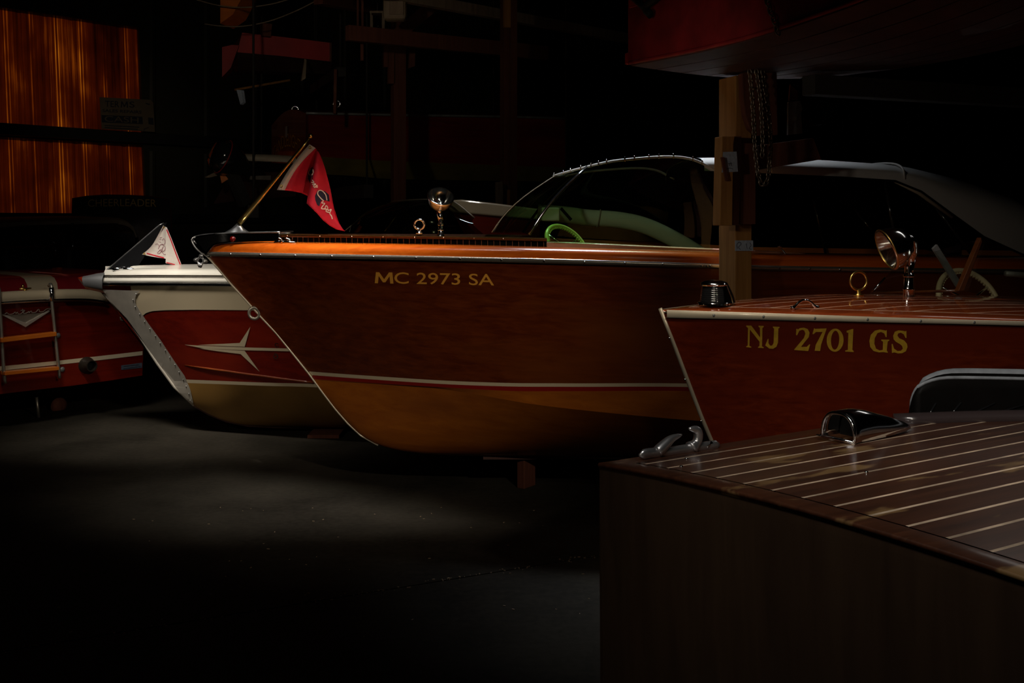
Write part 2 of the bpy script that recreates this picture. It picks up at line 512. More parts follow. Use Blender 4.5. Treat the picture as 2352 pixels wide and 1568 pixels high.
plain('chrome_soft', (0.72, 0.72, 0.74), 0.3, 0.9)
plain('steel_rail', (0.82, 0.74, 0.62), 0.22, 0.9, 0, 0.08, 12)
plain('pale_metal', (0.74, 0.64, 0.48), 0.38, 0.35, 0.2, 0.08, 10)
plain('nickel_flat', (0.62, 0.56, 0.46), 0.42, 0.85, 0, 0.1, 12)
plain('cutwater_metal', (0.52, 0.47, 0.40), 0.52, 0.35, 0, 0.12, 9)
plain('brass', (0.78, 0.53, 0.16), 0.3, 1.0)
plain('dark_hole', (0.004, 0.004, 0.004), 0.6)
plain('black_gloss', (0.012, 0.012, 0.013), 0.12, 0, 0.6)
plain('black_vinyl', (0.005, 0.004, 0.0035), 0.45, 0, 0.0, 0.3, 10, 0.1, 0.06)
plain('grey_piping', (0.30, 0.32, 0.35), 0.42, 0, 0.2, 0.2, 30)
plain('coaming_dark', (0.05, 0.035, 0.035), 0.25, 0, 0.8)
plain('flag_red', (0.62, 0.004, 0.022), 0.75, 0, 0, 0.08, 30)
plain('flag_white', (0.68, 0.52, 0.42), 0.8, 0, 0, 0.08, 40)
plain('flag_cream', (0.80, 0.72, 0.66), 0.8, 0, 0, 0.05, 40)
plain('flag_script', (0.85, 0.62, 0.50), 0.6)
plain('flag_navy', (0.012, 0.010, 0.03), 0.7)
plain('maroon_print', (0.22, 0.02, 0.05), 0.7)
plain('red_vinyl', (0.30, 0.012, 0.02), 0.35, 0, 0.3, 0.1, 8)
plain('red_old_paint', (0.30, 0.012, 0.014), 0.6, 0, 0.05, 0.35, 7, 0.4)
plain('red_paint', (0.42, 0.012, 0.01), 0.5, 0, 0.1, 0.15, 5)
plain('dark_bottom', (0.085, 0.035, 0.028), 0.7, 0, 0, 0.3, 6)
plain('yellow_bottom', (0.34, 0.26, 0.05), 0.6, 0, 0, 0.25, 4)
plain('canvas_white', (0.55, 0.54, 0.52), 0.65, 0, 0.05)
plain('canvas_beige', (0.40, 0.33, 0.24), 0.7)
plain('vinyl_cream', (0.62, 0.66, 0.50), 0.5, 0, 0.1)
plain('wheel_lime', (0.66, 0.85, 0.20), 0.3, 0, 0.5)
plain('wheel_cream', (0.72, 0.62, 0.40), 0.3, 0, 0.5)
plain('label_blue', (0.10, 0.13, 0.18), 0.7, 0, 0, 0.15, 60)
plain('tag_blue', (0.42, 0.48, 0.58), 0.7, 0, 0, 0.15, 60)
plain('ink', (0.05, 0.05, 0.07), 0.7)
plain('chain_steel', (0.30, 0.24, 0.18), 0.4, 0.9, 0, 0.3, 40)
plain('exhaust_metal', (0.05, 0.04, 0.03), 0.45, 0.5, 0, 0.25, 14)
plain('galvanised', (0.36, 0.37, 0.36), 0.5, 0.6, 0, 0.25, 14)
plain('sheet_olive', (0.085, 0.075, 0.045), 0.55, 0.2, 0, 0.1, 2)
plain('girt_dark', (0.03, 0.025, 0.02), 0.8)
plain('ceiling_dark', (0.03, 0.025, 0.022), 0.9)
plain('sign_tan', (0.30, 0.22, 0.14), 0.7, 0, 0, 0.12, 5)
plain('nav_red', (0.16, 0.001, 0.001), 0.1, 0, 0.6)
plain('rubber', (0.015, 0.015, 0.015), 0.7)
glass('green_glass', (0.50, 0.72, 0.46))
glass('smoke_glass', (0.30, 0.32, 0.24))
glass('clear_glass', (0.86, 0.88, 0.84))

# concrete
m, t, b = principled('concrete')
L = t.links.new
tc = t.nodes.new('ShaderNodeTexCoord')
n1 = t.nodes.new('ShaderNodeTexNoise'); n1.inputs['Scale'].default_value = 1.1; n1.inputs['Detail'].default_value = 8; n1.inputs['Roughness'].default_value = 0.6
n2 = t.nodes.new('ShaderNodeTexNoise'); n2.inputs['Scale'].default_value = 26; n2.inputs['Detail'].default_value = 5
mx = t.nodes.new('ShaderNodeMath'); mx.operation = 'MULTIPLY_ADD'; mx.inputs[1].default_value = 0.35
r = t.nodes.new('ShaderNodeValToRGB')
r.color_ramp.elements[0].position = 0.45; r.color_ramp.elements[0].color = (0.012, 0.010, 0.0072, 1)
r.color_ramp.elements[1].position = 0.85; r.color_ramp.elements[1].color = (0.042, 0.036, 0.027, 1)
L(tc.outputs['Object'], n1.inputs['Vector']); L(tc.outputs['Object'], n2.inputs['Vector'])
L(n2.outputs['Fac'], mx.inputs[0]); L(n1.outputs['Fac'], mx.inputs[2]); L(mx.outputs[0], r.inputs['Fac']); L(r.outputs['Color'], b.inputs['Base Color'])
b.inputs['Roughness'].default_value = 0.8
b.inputs['Specular IOR Level'].default_value = 0.08
bp = t.nodes.new('ShaderNodeBump'); bp.inputs['Strength'].default_value = 0.25; bp.inputs['Distance'].default_value = 0.004
L(n2.outputs['Fac'], bp.inputs['Height']); L(bp.outputs['Normal'], b.inputs['Normal'])

# translucent amber sheet: streaked resin that lets the sun behind it through
m = bpy.data.materials.new('amber_sheet'); m.use_nodes = True; M['amber_sheet'] = m
t = m.node_tree; t.nodes.clear(); L = t.links.new
o = t.nodes.new('ShaderNodeOutputMaterial'); tr = t.nodes.new('ShaderNodeBsdfTranslucent'); gl = t.nodes.new('ShaderNodeBsdfDiffuse')
ad = t.nodes.new('ShaderNodeMixShader'); ad.inputs['Fac'].default_value = 0.06; gl.inputs['Color'].default_value = (0.05, 0.03, 0.02, 1)
uv = t.nodes.new('ShaderNodeUVMap')
mp = t.nodes.new('ShaderNodeMapping'); mp.inputs['Scale'].default_value = (42, 0.6, 1)
na = t.nodes.new('ShaderNodeTexNoise'); na.inputs['Scale'].default_value = 1.0; na.inputs['Detail'].default_value = 8; na.inputs['Roughness'].default_value = 0.72
mb = t.nodes.new('ShaderNodeMapping'); mb.inputs['Scale'].default_value = (3.2, 1.6, 1)
nb = t.nodes.new('ShaderNodeTexNoise'); nb.inputs['Scale'].default_value = 1.0; nb.inputs['Detail'].default_value = 3
L(uv.outputs['UV'], mp.inputs['Vector']); L(mp.outputs['Vector'], na.inputs['Vector'])
L(uv.outputs['UV'], mb.inputs['Vector']); L(mb.outputs['Vector'], nb.inputs['Vector'])
s1 = t.nodes.new('ShaderNodeMath'); s1.operation = 'MULTIPLY'
L(na.outputs['Fac'], s1.inputs[0]); L(nb.outputs['Fac'], s1.inputs[1])
# thin bright lines along the ribs
sx = t.nodes.new('ShaderNodeSeparateXYZ'); L(uv.outputs['UV'], sx.inputs[0])
def mth(op, a, bb=None, c=None):
    n = t.nodes.new('ShaderNodeMath'); n.operation = op
    for i, v in enumerate((a, bb, c)):
        if v is None: continue
        if isinstance(v, (int, float)): n.inputs[i].default_value = v
        else: L(v, n.inputs[i])
    return n.outputs[0]
fr_ = mth('FRACT', mth('MULTIPLY', sx.outputs['X'], 5.9))
d1 = mth('ABSOLUTE', mth('SUBTRACT', fr_, 0.18)); d2 = mth('ABSOLUTE', mth('SUBTRACT', fr_, 0.30))
l1 = mth('MAXIMUM', mth('SUBTRACT', 1.0, mth('MULTIPLY', d1, 26.0)), 0.0); l2 = mth('MULTIPLY', mth('MAXIMUM', mth('SUBTRACT', 1.0, mth('MULTIPLY', d2, 34.0)), 0.0), 0.7)
ln = mth('MULTIPLY', mth('ADD', l1, l2), mth('MAXIMUM', mth('SUBTRACT', nb.outputs['Fac'], 0.30), 0.0))
tot = mth('ADD', s1.outputs[0], mth('MULTIPLY', ln, 0.9))
r = t.nodes.new('ShaderNodeValToRGB'); cr = r.color_ramp
cr.elements[0].position = 0.14; cr.elements[0].color = (0.010, 0.0009, 0.0002, 1)
cr.elements[1].position = 0.62; cr.elements[1].color = (0.85, 0.30, 0.02, 1)
e = cr.elements.new(0.28); e.color = (0.060, 0.0065, 0.0005, 1)
e = cr.elements.new(0.40); e.color = (0.26, 0.050, 0.002, 1)
L(tot, r.inputs['Fac']); L(r.outputs['Color'], tr.inputs['Color'])
L(tr.outputs[0], ad.inputs[1]); L(gl.outputs[0], ad.inputs[2]); L(ad.outputs[0], o.inputs['Surface'])

# ================================================================== THE BUILDING
def struct(name, V, Fc, mat, **k):
    return tag(mk(name, V, Fc, mat, **k), kind='structure')

WF = Frame(-6.586, 14.0, math.degrees(math.atan2(WALL_D.y, WALL_D.x)))   # local x along the wall, y < 0 is indoors
def wbox(m, x0, x1, y0, y1, z0, z1):
    c = WF.w(((x0 + x1) / 2, (y0 + y1) / 2, (z0 + z1) / 2))
    return m.box(c, (x1 - x0, y1 - y0, z1 - z0), WF.R)
RX0, RX1, RY0, HH = -10.0, 24.0, -20.0, 6.2

# floor: a base with cast slabs on it, parted by one control joint
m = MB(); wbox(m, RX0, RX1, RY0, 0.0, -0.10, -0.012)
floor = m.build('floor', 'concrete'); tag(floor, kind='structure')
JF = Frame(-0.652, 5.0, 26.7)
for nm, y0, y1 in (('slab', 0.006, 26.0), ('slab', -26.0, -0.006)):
    m = MB()
    m.box(JF.w((3, (y0 + y1) / 2, -0.0055)), (44, y1 - y0, 0.011), JF.R)
    m.build(nm, 'concrete', floor)
random.seed(3)
m = MB()
for k in range(170):
    x = random.uniform(-2.4, 1.6); y = random.gauss(0, 0.018); s = random.uniform(0.002, 0.006)
    c = JF.w((x, y, s * 0.4 - 0.001))
    m.box(c, (s * random.uniform(1, 2.6), s, s * 0.8), Matrix.Rotation(random.uniform(0, 3), 3, 'Z'))
for k in range(60):
    c = Vector((random.uniform(-2.2, 0.4), random.uniform(4.4, 6.5), 0.001)); s = random.uniform(0.002, 0.006)
    m.box(c, (s * 2.4, s, s * 0.6), Matrix.Rotation(random.uniform(0, 3), 3, 'Z'))
tag(m.build('joint_grit', 'sign_tan'), 'pale crumbs and grit along the joint of the concrete floor', 'grit', kind='stuff')

# walls
pz0, pz1 = 1.80, 4.47
xt = WF.on_y(319, 65, 0).x; xb = WF.on_y(336, 488, 0).x
xl = -1.6
m = MB()
wbox(m, RX0, RX1, 0.0, 0.12, 0.0, pz0); wbox(m, RX0, RX1, 0.0, 0.12, pz1, HH); wbox(m, RX0, xl + 0.01, 0.0, 0.12, pz0, pz1); wbox(m, RX0, RX1, 0.0, 0.12, 2.80, 2.98)
wbox(m, xb + 0.02, RX1, 0.0, 0.12, pz0, pz1)
m.prism([WF.w((xt, 0, pz1)), WF.w((xb + 0.02, 0, pz1)), WF.w((xb + 0.02, 0, pz0)), WF.w((xb, 0, pz0))], WF.R @ Vector((0, 0.12, 0)))
wall_left = m.build('wall_left', 'sheet_olive'); tag(wall_left, kind='structure')
# ribbed sheets on the rest of that wall
x = xb + 0.05
while x < 7.0:
    m = MB()
    for z0, z1 in ((1.92, 2.72), (2.99, 5.9)):
        m.add([WF.w((x + a, -d, z)) for a, d in ((0, 0.004), (0.03, 0.03), (0.07, 0.03), (0.10, 0.006), (0.86, 0.006), (0.87, 0.001)) for z in (z0, z1)],
              [(2*i, 2*i + 2, 2*i + 3, 2*i + 1) for i in range(5)])
    m.build('sheet', 'sheet_olive', wall_left)
    x += 0.90
# backlit translucent sheets in that wall, one band above the girt and one below
win = None
for k, (za, zb) in enumerate(((2.96, pz1), (pz0, 2.82))):
    n = 120
    V = []; Fc = []; UV = []
    for j in range(n + 1):
        u = j / n
        for z in (za, zb):
            tt = (pz1 - z) / (pz1 - pz0)
            xr = xt + (xb - xt) * tt; x0 = xl + (xb - xt) * tt
            x = x0 + (xr - x0) * u
            f = (u * 10.0) % 1.0
            dep = 0.02 if 0.16 < f < 0.32 else 0.0
            V.append(WF.w((x, 0.05 - dep, z))); UV.append(((x - (xb - xt) * tt) * 0.5, z * 0.5 + 0.37 * k))
    for j in range(n): Fc.append((2*j, 2*j + 2, 2*j + 3, 2*j + 1))
    me = bpy.data.meshes.new('window_%d' % (k + 1)); me.from_pydata([tuple(v) for v in V], [], Fc); me.update()
    ul = me.uv_layers.new(name='UVMap')
    for lp in me.loops: ul.data[lp.index].uv = UV[lp.vertex_index]
    me.materials.append(M['amber_sheet'])
    o = bpy.data.objects.new('window_%d' % (k + 1), me); COL.objects.link(o); tag(o, kind='structure')
m = MB(); wbox(m, RX0, 7.5, -0.14, 0.0, 2.82, 2.96)
tag(m.build('trim_1', 'girt_dark'), kind='structure')
m = MB(); wbox(m, RX0, 7.5, -0.14, 0.0, 1.70, 1.82)
tag(m.build('trim_2', 'girt_dark'), kind='structure')
for nm, a in (('wall_back', (RX1, RX1 + 0.12, RY0, 0)), ('wall_front', (RX0 - 0.12, RX0, RY0, 0)), ('wall_right', (RX0, RX1, RY0 - 0.12, RY0))):
    m = MB(); wbox(m, a[0], a[1], a[2], a[3], 0, HH)
    tag(m.build(nm, 'ceiling_dark'), kind='structure')
m = MB(); wbox(m, RX0 - 0.12, RX1 + 0.12, RY0 - 0.12, 0.12, HH, HH + 0.12)
tag(m.build('ceiling', 'ceiling_dark'), kind='structure')

# ------------------------------------------------------------------ sign and nameboard on the wall
fr = WF
def wall_quad(pts, y): return [WF.on_y(px, py, y) for px, py in pts]
sg = thing('terms_sign', 'tan cardboard sign reading TERMS and CASH hung against the amber panel', 'sign', WF)
Q = wall_quad([(229, 223), (345, 229), (352, 236), (356, 303), (234, 296)], -0.17)
m = MB(); m.prism(Q, (0, 0.012, 0)); bd = m.build('board', 'sign_tan', sg)
bt = bvh_of([bd], WF)
def box_map(x0, y0, x1, y1, skew=0.045):
    return lambda u, v: (x0 + u * (x1 - x0), y1 - v * (y1 - y0) + (u * (x1 - x0)) * skew)
text_on('letter', 'TER', box_map(241, 231, 274, 245), bt, WF, 'ink', sg, bold=0.01)
text_on('letter', 'S', box_map(297, 233, 309, 247, 0.0), bt, WF, 'ink', sg, bold=0.01)
MG = [(0,0),(.06,1),(.24,1),(.5,.38),(.76,1),(.94,1),(1,0),(.83,0),(.79,.66),(.57,.1),(.43,.1),(.21,.66),(.17,0)]
decal('letter', [[(277 + u * 17, 247 - v * 14) for u, v in MG]], bt, WF, 'ink', sg)
text_on('small_print', 'SALES REPAIRS', box_map(235, 250, 325, 257), bt, WF, 'ink', sg, bold=0.02)
decal('black_bar', [[(233, 264), (327, 268), (328, 285), (234, 281)]], bt, WF, 'ink', sg, 0.002)
bt2 = bvh_of([bd], WF)
text_on('letter', 'CASH', box_map(240, 266, 318, 279), bt2, WF, 'sign_tan', sg, off=0.004)
decal('lettering', [[(240, 287), (320, 291), (320, 293), (240, 289)]], bt, WF, 'ink', sg)
decal('lettering', [[(240, 292), (316, 296), (316, 298), (240, 294)]], bt, WF, 'ink', sg)
decal('lettering', [[(335, 236), (345, 239), (342, 241), (334, 238)]], bt, WF, 'ink', sg)
decal('lettering', [[(340, 270), (352, 271), (353, 287), (341, 285)]], bt, WF, 'ink', sg)
decal('lettering', [[(330, 296), (342, 292), (336, 302), (330, 301)]], bt, WF, 'ink', sg)

CF0 = Frame(-4.6, 13.2, 20.0)
nb = thing('stored_boat', 'dark boat with gold CHEERLEADER lettering across its stern below the amber panel', 'boat', CF0)
A = [CF0.on_y(px, py, 0) for px, py in [(166, 505), (167, 456), (200, 451), (245, 448), (300, 449), (350, 452), (390, 458), (393, 510)]]
A = [Vector((A[0].x, 0, 1.25))] + A + [Vector((A[-1].x, 0, 1.25))]
m = MB(); m.prism(A, (0, 0.03, 0)); tb = m.build('transom', 'black_gloss', nb)
rows = []
for y, s in ((0.03, 1.0), (0.4, 1.02), (0.8, 0.9), (1.05, 0.5)):
    cxm = (A[0].x + A[-1].x) / 2
    rows.append([Vector((cxm + (p.x - cxm) * s, y, 0.55 + (p.z - 0.55) * (1.0 if p.z > 1.3 else 0.8))) for p in A])
m = MB(); m.grid(rows); m.build('hull', 'mahogany_red', nb, smooth=True, solid=0.02)
for y in (0.25, 0.75):
    m = MB(); m.box((cxm, y, 0.5), (0.5, 0.12, 1.0)); m.build('cradle', 'post_dark', nb)
bt = bvh_of([tb], CF0)
text_on('letter', 'CHEERLEADER', lambda u, v: (202 + u * 157, 475 - v * 17 - 6 * u * (1 - u) + 0 * u), bt, CF0, 'gold_leaf', nb)

# ------------------------------------------------------------------ posts, beams and braces
def post(name, label, px0, px1, D, top, mat, yaw=33.0, depth=0.13, wpx=None, z0=0.0):
    """an upright with two faces showing: px0..pxm the front face"""
    wd = (wpx or (px1 - px0)) * D / F / math.cos(math.radians(yaw))
    c = P(px0, HY, D); fr = Frame(c.x, c.y, yaw)
    m = MB(); m.box((wd / 2, depth / 2, (top + z0) / 2), (wd, depth, top - z0))
    t = thing(name, label, 'post', fr)
    m.build('timber', mat, t, bevel=0.004)
    return t, fr, wd

pA, fA, wA = post('timber_post', 'square timber post with blue tape tag in front of the big boat', 1690, 1730, 5.68, 2.465, 'post_wood', 20.0, 0.17)
m = MB(); m.box((wA + 0.012, 0.10, 1.2), (0.022, 0.11, 2.4)); m.build('side_board', 'post_dark', pA)
# a second length of board and the block bolted on to it
m = MB(); m.box((wA * 0.55, -0.022, 1.9), (wA * 0.8, 0.04, 0.42)); m.build('splice_board', 'post_dark', pA)
def face_quad(fr, pts, y): return [fr.on_y(px, py, y) for px, py in pts]
m = MB(); m.prism(face_quad(fA, [(1659, 313), (1688, 313), (1685, 330), (1682, 518), (1654, 518)], -0.10), (0, 0.075, 0))
bl = m.build('block', 'post_wood', pA, bevel=0.003)
m = MB(); m.prism(face_quad(fA, [(1683, 313), (1703, 313), (1697, 517), (1680, 517)], -0.06), (0, 0.05, 0)); m.build('backing_board', 'post_dark', pA)
m = MB(); m.prism(face_quad(fA, [(1661, 349), (1692, 348), (1695, 394), (1658, 396)], -0.103), (0, 0.002, 0)); m.build('tape_tag', 'tag_blue', pA)
m = MB(); m.prism(face_quad(fA, [(1657, 361), (1664, 361), (1673, 414), (1668, 415)], -0.115), (0, 0.012, 0)); m.build('wedge', 'post_dark', pA)
m = MB(); m.prism(face_quad(fA, [(1689, 552), (1730, 552), (1730, 576), (1689, 576)], -0.004), (0, 0.003, 0)); tg = m.build('tape_tag', 'tag_blue', pA)
bt = bvh_of([tg], fA)
strokes('writing', [[(1694, 571), (1692, 562), (1698, 556), (1702, 560), (1696, 568), (1701, 573)], [(1714, 559), (1716, 571)], [(1722, 557), (1725, 563), (1721, 570), (1726, 573)]], 1.2, bt, fA, 'ink', pA, 0.001)
bt = bvh_of([o for o in pA.children if o.name.startswith('tape_tag')], fA)
strokes('writing', [[(1674, 374), (1675, 381)], [(1672, 376), (1681, 375)], [(1678, 372), (1680, 381)], [(1668, 388), (1676, 386), (1684, 388)]], 1.2, bt, fA, 'ink', pA, 0.001)

pB, fB, wB = post('timber_post', 'tall rough timber post right of the brass spotlight', 1158, 1180, 10.1, 6.2, 'post_dark', 20.0, 0.12)
m = MB(); m.box((wB / 2 - 0.01, -0.02, 4.25), (wB, 0.04, 1.5)); m.build('upper_board', 'post_wood', pB)
m = MB(); m.box((wB * 0.85, 0.06, 2.6), (0.06, 0.22, 5.2)); m.build('side_board', 'post_dark', pB)
m = MB(); m.prism([fB.on_y(px, py, -0.10) for px, py in [(1141, 418), (1154, 416), (1156, 440), (1154, 508), (1142, 508)]], (0, 0.045, 0))
m.build('block', 'grey_plank', pB, bevel=0.002)
m = MB(); m.prism([fB.on_y(px, py, -0.03) for px, py in [(1166, 435), (1172, 435), (1171, 505), (1164, 505)]], (0, 0.028, 0)); m.build('cleat_board', 'post_wood', pB)

pC, fC, wC = post('timber_post', 'dark red timber post behind the flag with a bracket near its top', 905, 932, 10.6, 6.2, 'post_dark', 20.0, 0.14)
m = MB(); m.prism([fC.on_y(px, py, -0.03) for px, py in [(882, 90), (891, 90), (891, 154), (882, 154)]], (0, 0.05, 0)); m.build('bracket', 'post_dark', pC)
m = MB(); m.prism([fC.on_y(px, py, -0.02) for px, py in [(892, 100), (906, 100), (906, 192), (892, 192)]], (0, 0.05, 0)); m.build('bracket', 'post_dark', pC)
m = MB(); m.prism([fC.on_y(px, py, -0.05) for px, py in [(944, 92), (954, 88), (953, 152), (940, 156)]], (0, 0.05, 0)); m.build('bracket', 'post_dark', pC)
m = MB(); m.beam(fC.on_y(905, 86, -0.06), fC.on_y(1010, 0, -0.06), 0.05, 0.12); m.build('brace', 'post_dark', pC)

def beam_thing(name, label, a, b, wd, ht, mat, cat='beam'):
    t = MB(); t.beam(a, b, wd, ht)
    return tag(t.build(name, mat, bevel=0.004), label, cat)
def bearer(label, a, b, wd, ht, rods=(0.03, 0.97)):
    t = thing('rack_bearer', label, 'beam')
    a = Vector(a); b = Vector(b)
    MB().beam(a, b, wd, ht).build('timber', 'girt_dark', t, bevel=0.004)
    for f in rods:
        p = a.lerp(b, f)
        MB().tube([p, Vector((p.x, p.y, HH))], 0.011, 6).build('hanger_rod', 'girt_dark', t, smooth=True)
    return t
beam_thing('rafter', 'pale timber rafter running back from the post top into the dark', (-1.6, 9.35, 3.76), (3.4, 14.3, 3.76), 0.09, 0.10, 'grey_plank')
beam_thing('rack_beam', 'dark red rack beam under the rafter left of the tall post', (-1.5, 9.9, 3.42), (0.35, 11.1, 3.42), 0.08, 0.14, 'post_dark')
beam_thing('rack_beam', 'long dark beam crossing above the flag at the top edge', P(730, -5, 10.2), P(1000, 45, 12.4), 0.1, 0.12, 'post_dark')
beam_thing('rack_board', 'narrow upright board beside the stern of the stored red boat', P(772, 160, 10.6), P(770, 262, 10.6), 0.08, 0.03, 'post_dark')
beam_thing('rack_strut', 'thin hanging strut under the ceiling left of the bracketed post', P(822, 0, 10.0), P(822, 68, 10.0), 0.02, 0.02, 'post_dark')
beam_thing('rack_strut', 'long thin strut hanging beside the short strut under the ceiling', P(832, 0, 10.1), P(832, 140, 10.1), 0.03, 0.03, 'post_dark')
for lab, pts in (('upper sagging cord strung under the ceiling at top left', [(440, -4), (500, 12), (560, 17), (620, 10), (665, -2)]),
                 ('lower sagging cord strung under the ceiling at top left', [(470, 55), (510, 60), (560, 60), (620, 48), (680, 25), (730, 0)])):
    m = MB(); m.tube(smooth_line([P(px, py, 10.3) for px, py in pts], 40), 0.006, 6)
    tag(m.build('hanging_cord', 'grey_plank', smooth=True), lab, 'cord')
cb = thing('ceiling_box', 'yellowish rounded box hanging from the ceiling above the bracketed post', 'box', None, None, P(908, 10, 10.0))
m = MB(); m.box((0, 0, 0), (0.21, 0.16, 0.30)); m.build('case', 'sign_tan', cb, bevel=0.03)
m = MB(); m.box((0.02, -0.085, 0.0), (0.13, 0.012, 0.22)); m.build('cover', 'grey_plank', cb, bevel=0.005)
m = MB(); m.box((0, 0, 0.45), (0.02, 0.02, 0.7)); m.build('hanger', 'girt_dark', cb)
lf = thing('lantern', 'small dark square lantern hung left of the bracketed post', 'lantern', None, None, P(867, 62, 10.2))
m = MB()
for sx in (-0.055, 0.055):
    for sy in (-0.05, 0.05): m.box((sx, sy, 0), (0.012, 0.012, 0.26))
m.box((0, 0, 0.13), (0.13, 0.12, 0.02)); m.box((0, 0, -0.13), (0.13, 0.12, 0.02)); m.build('cage', 'grey_plank', lf)
m = MB(); m.lathe([(0.03, -0.1), (0.045, 0), (0.03, 0.1)], n=12); m.build('globe', 'smoke_glass', lf, smooth=True)
m = MB(); m.tube([(0, 0, 0.14), (0, 0, 1.0)], 0.006, 6); m.build('hook', 'girt_dark', lf)

# ================================================================== BIG BOAT: "MC 2973 SA"
AF = Frame((478 - CX) * 6.9 / F, 6.9, 1.0)
boat = thing('cabin_boat', 'large varnished mahogany boat marked MC 2973 SA with flag at its bow', 'boat', AF)
LA = 7.0
def plan(x0, B, Lb, p=2.0, L=7.0, taper=0.12):
    def f(x):
        if x <= x0: return 0.0
        t = min(1.0, (x - x0) / Lb)
        b = B * (1 - (1 - t) ** p)
        if x > x0 + Lb: b *= 1 - taper * ((x - x0 - Lb) / max(L - x0 - Lb, 1e-3)) ** 2
        return b
    return f
def table(fr, pts, bf, ext):
    """z as a function of local x from pixels seen on the surface y = -bf(x)"""
    q = [fr.on_b(px, py, bf) for px, py in pts]
    xs = [v.x for v in q] + [e[0] for e in ext]; zs = [v.z for v in q] + [e[1] for e in ext]
    return hermite(xs, zs)
def samp(x0, L, n=64, p=1.7): return [x0 + (L - x0) * (k / (n - 1)) ** p for k in range(n)]

stem_px = [(474, 584), (500, 614), (530, 650), (565, 688), (600, 727), (635, 764), (668, 805), (709, 856), (745, 905), (772, 940), (800, 972), (830, 1000), (870, 1022), (930, 1037), (1000, 1044), (1100, 1047)]
q = [AF.on_y(px, py, 0) for px, py in stem_px]
x_b = q[0].x
stemz = hermite([v.x for v in q] + [LA], [v.z for v in q] + [q[-1].z])
kz = q[-1].z
bS = plan(x_b, 1.0, 3.3, 2.1)
rail_px = [(500, 583), (700, 587), (1000, 593), (1250, 599), (1500, 606), (1690, 612.5), (1765, 615)]
zS = table(AF, rail_px, bS, [(LA, 1.40)])
def first_x(fr, px, py): return fr.on_y(px, py, 0).x
xw = first_x(AF, 709, 853); xr_ = first_x(AF, 716, 862); xq = first_x(AF, 722, 871)
bW = plan(xw, 0.87, 3.1, 1.9); bW2 = plan(xr_, 0.868, 3.1, 1.9); bW3 = plan(xq, 0.866, 3.1, 1.9)
zW = table(AF, [(720, 853.5), (853, 863), (1006, 873), (1159, 879), (1300, 880), (1580, 880.5)], bW, [(LA, 0.74)])
zW2 = table(AF, [(728, 862), (853, 871), (1006, 881), (1159, 887), (1300, 888), (1580, 888.5)], bW2, [(LA, 0.72)])
zW3 = table(AF, [(735, 871.5), (853, 879), (1006, 888.5), (1159, 897), (1300, 898), (1580, 898)], bW3, [(LA, 0.69)])
xc = first_x(AF, 724, 874)
bC = plan(xc, 0.85, 3.1, 1.85)
zC = table(AF, [(738, 874), (853, 881), (960, 887), (1108, 908), (1210, 926), (1300, 937.5), (1400, 948), (1590, 965)], bC, [(LA, 0.42)])
def lc(x0, bf, zf, zst=None):
    r = []
    for i, x in enumerate(samp(x0, LA)):
        r.append(Vector((x, -bf(x), stemz(x) if i == 0 else zf(x))))
    return r
cS = lc(x_b, bS, zS); cW = lc(xw, bW, zW); cW2 = lc(xr_, bW2, zW2); cW3 = lc(xq, bW3, zW3); cC = lc(xc, bC, zC)
def ruled(a, b, n, bow=0.0):
    """rows between two curves; bow pushes the middle out sideways (flare)"""
    out = []
    for k in range(n):
        t = k / (n - 1)
        r = []
        for p, q in zip(a, b):
            v = p.lerp(q, t)
            v.y *= 1 + bow * math.sin(PI * t)
            r.append(v)
        out.append(r)
    return out
top_rows = ruled(cS, cW, 12, -0.03)
topsides = both('topsides', top_rows, 'mahogany_topside', boat, smooth=True)
s1 = both('white_stripe', [cW, cW2], 'stripe_white', boat, smooth=True)
s2 = both('red_stripe', [cW2, cW3], 'stripe_red', boat, smooth=True)
lower = both('lower_side', [cW3, cC], 'bottom_tan', boat, smooth=True)
def bottom_rows(c, stemf, n=14, qx=1.5):
    rows = []
    for k in range(n):
        t = k / (n - 1)
        r = []
        for p in c:
            zk = stemf(p.x)
            r.append(Vector((p.x, p.y * (1 - t), zk + (p.z - zk) * (1 - t) ** qx)))
        rows.append(r)
    return rows
bott = both('bottom', bottom_rows(cC, stemz), 'bottom_tan', boat, smooth=True)
bvA = bvh_of([topsides, s1, s2, lower, bott], AF)
# transom
m = MB()
end = [c[-1] for c in (cS, cW, cC)] + [Vector((LA, 0, kz))] + [Vector((LA, -c[-1].y, c[-1].z)) for c in (cC, cW, cS)]
m.prism(end, (0.02, 0, 0)); m.build('transom', 'mahogany_topside', boat)
# stem band
m = MB(); m.tube([AF.on_y(px, py, 0) + Vector((-0.004, 0, 0)) for px, py in stem_px[:13]], 0.0065, 8); m.build('stem_band', 'pale_metal', boat, smooth=True)
m = MB(); m.beam((AF.on_y(1110, 1037, 0).x, 0, kz - 0.002), (LA, 0, kz - 0.002), 0.05, 0.03); m.build('keel', 'dark_bottom', boat)
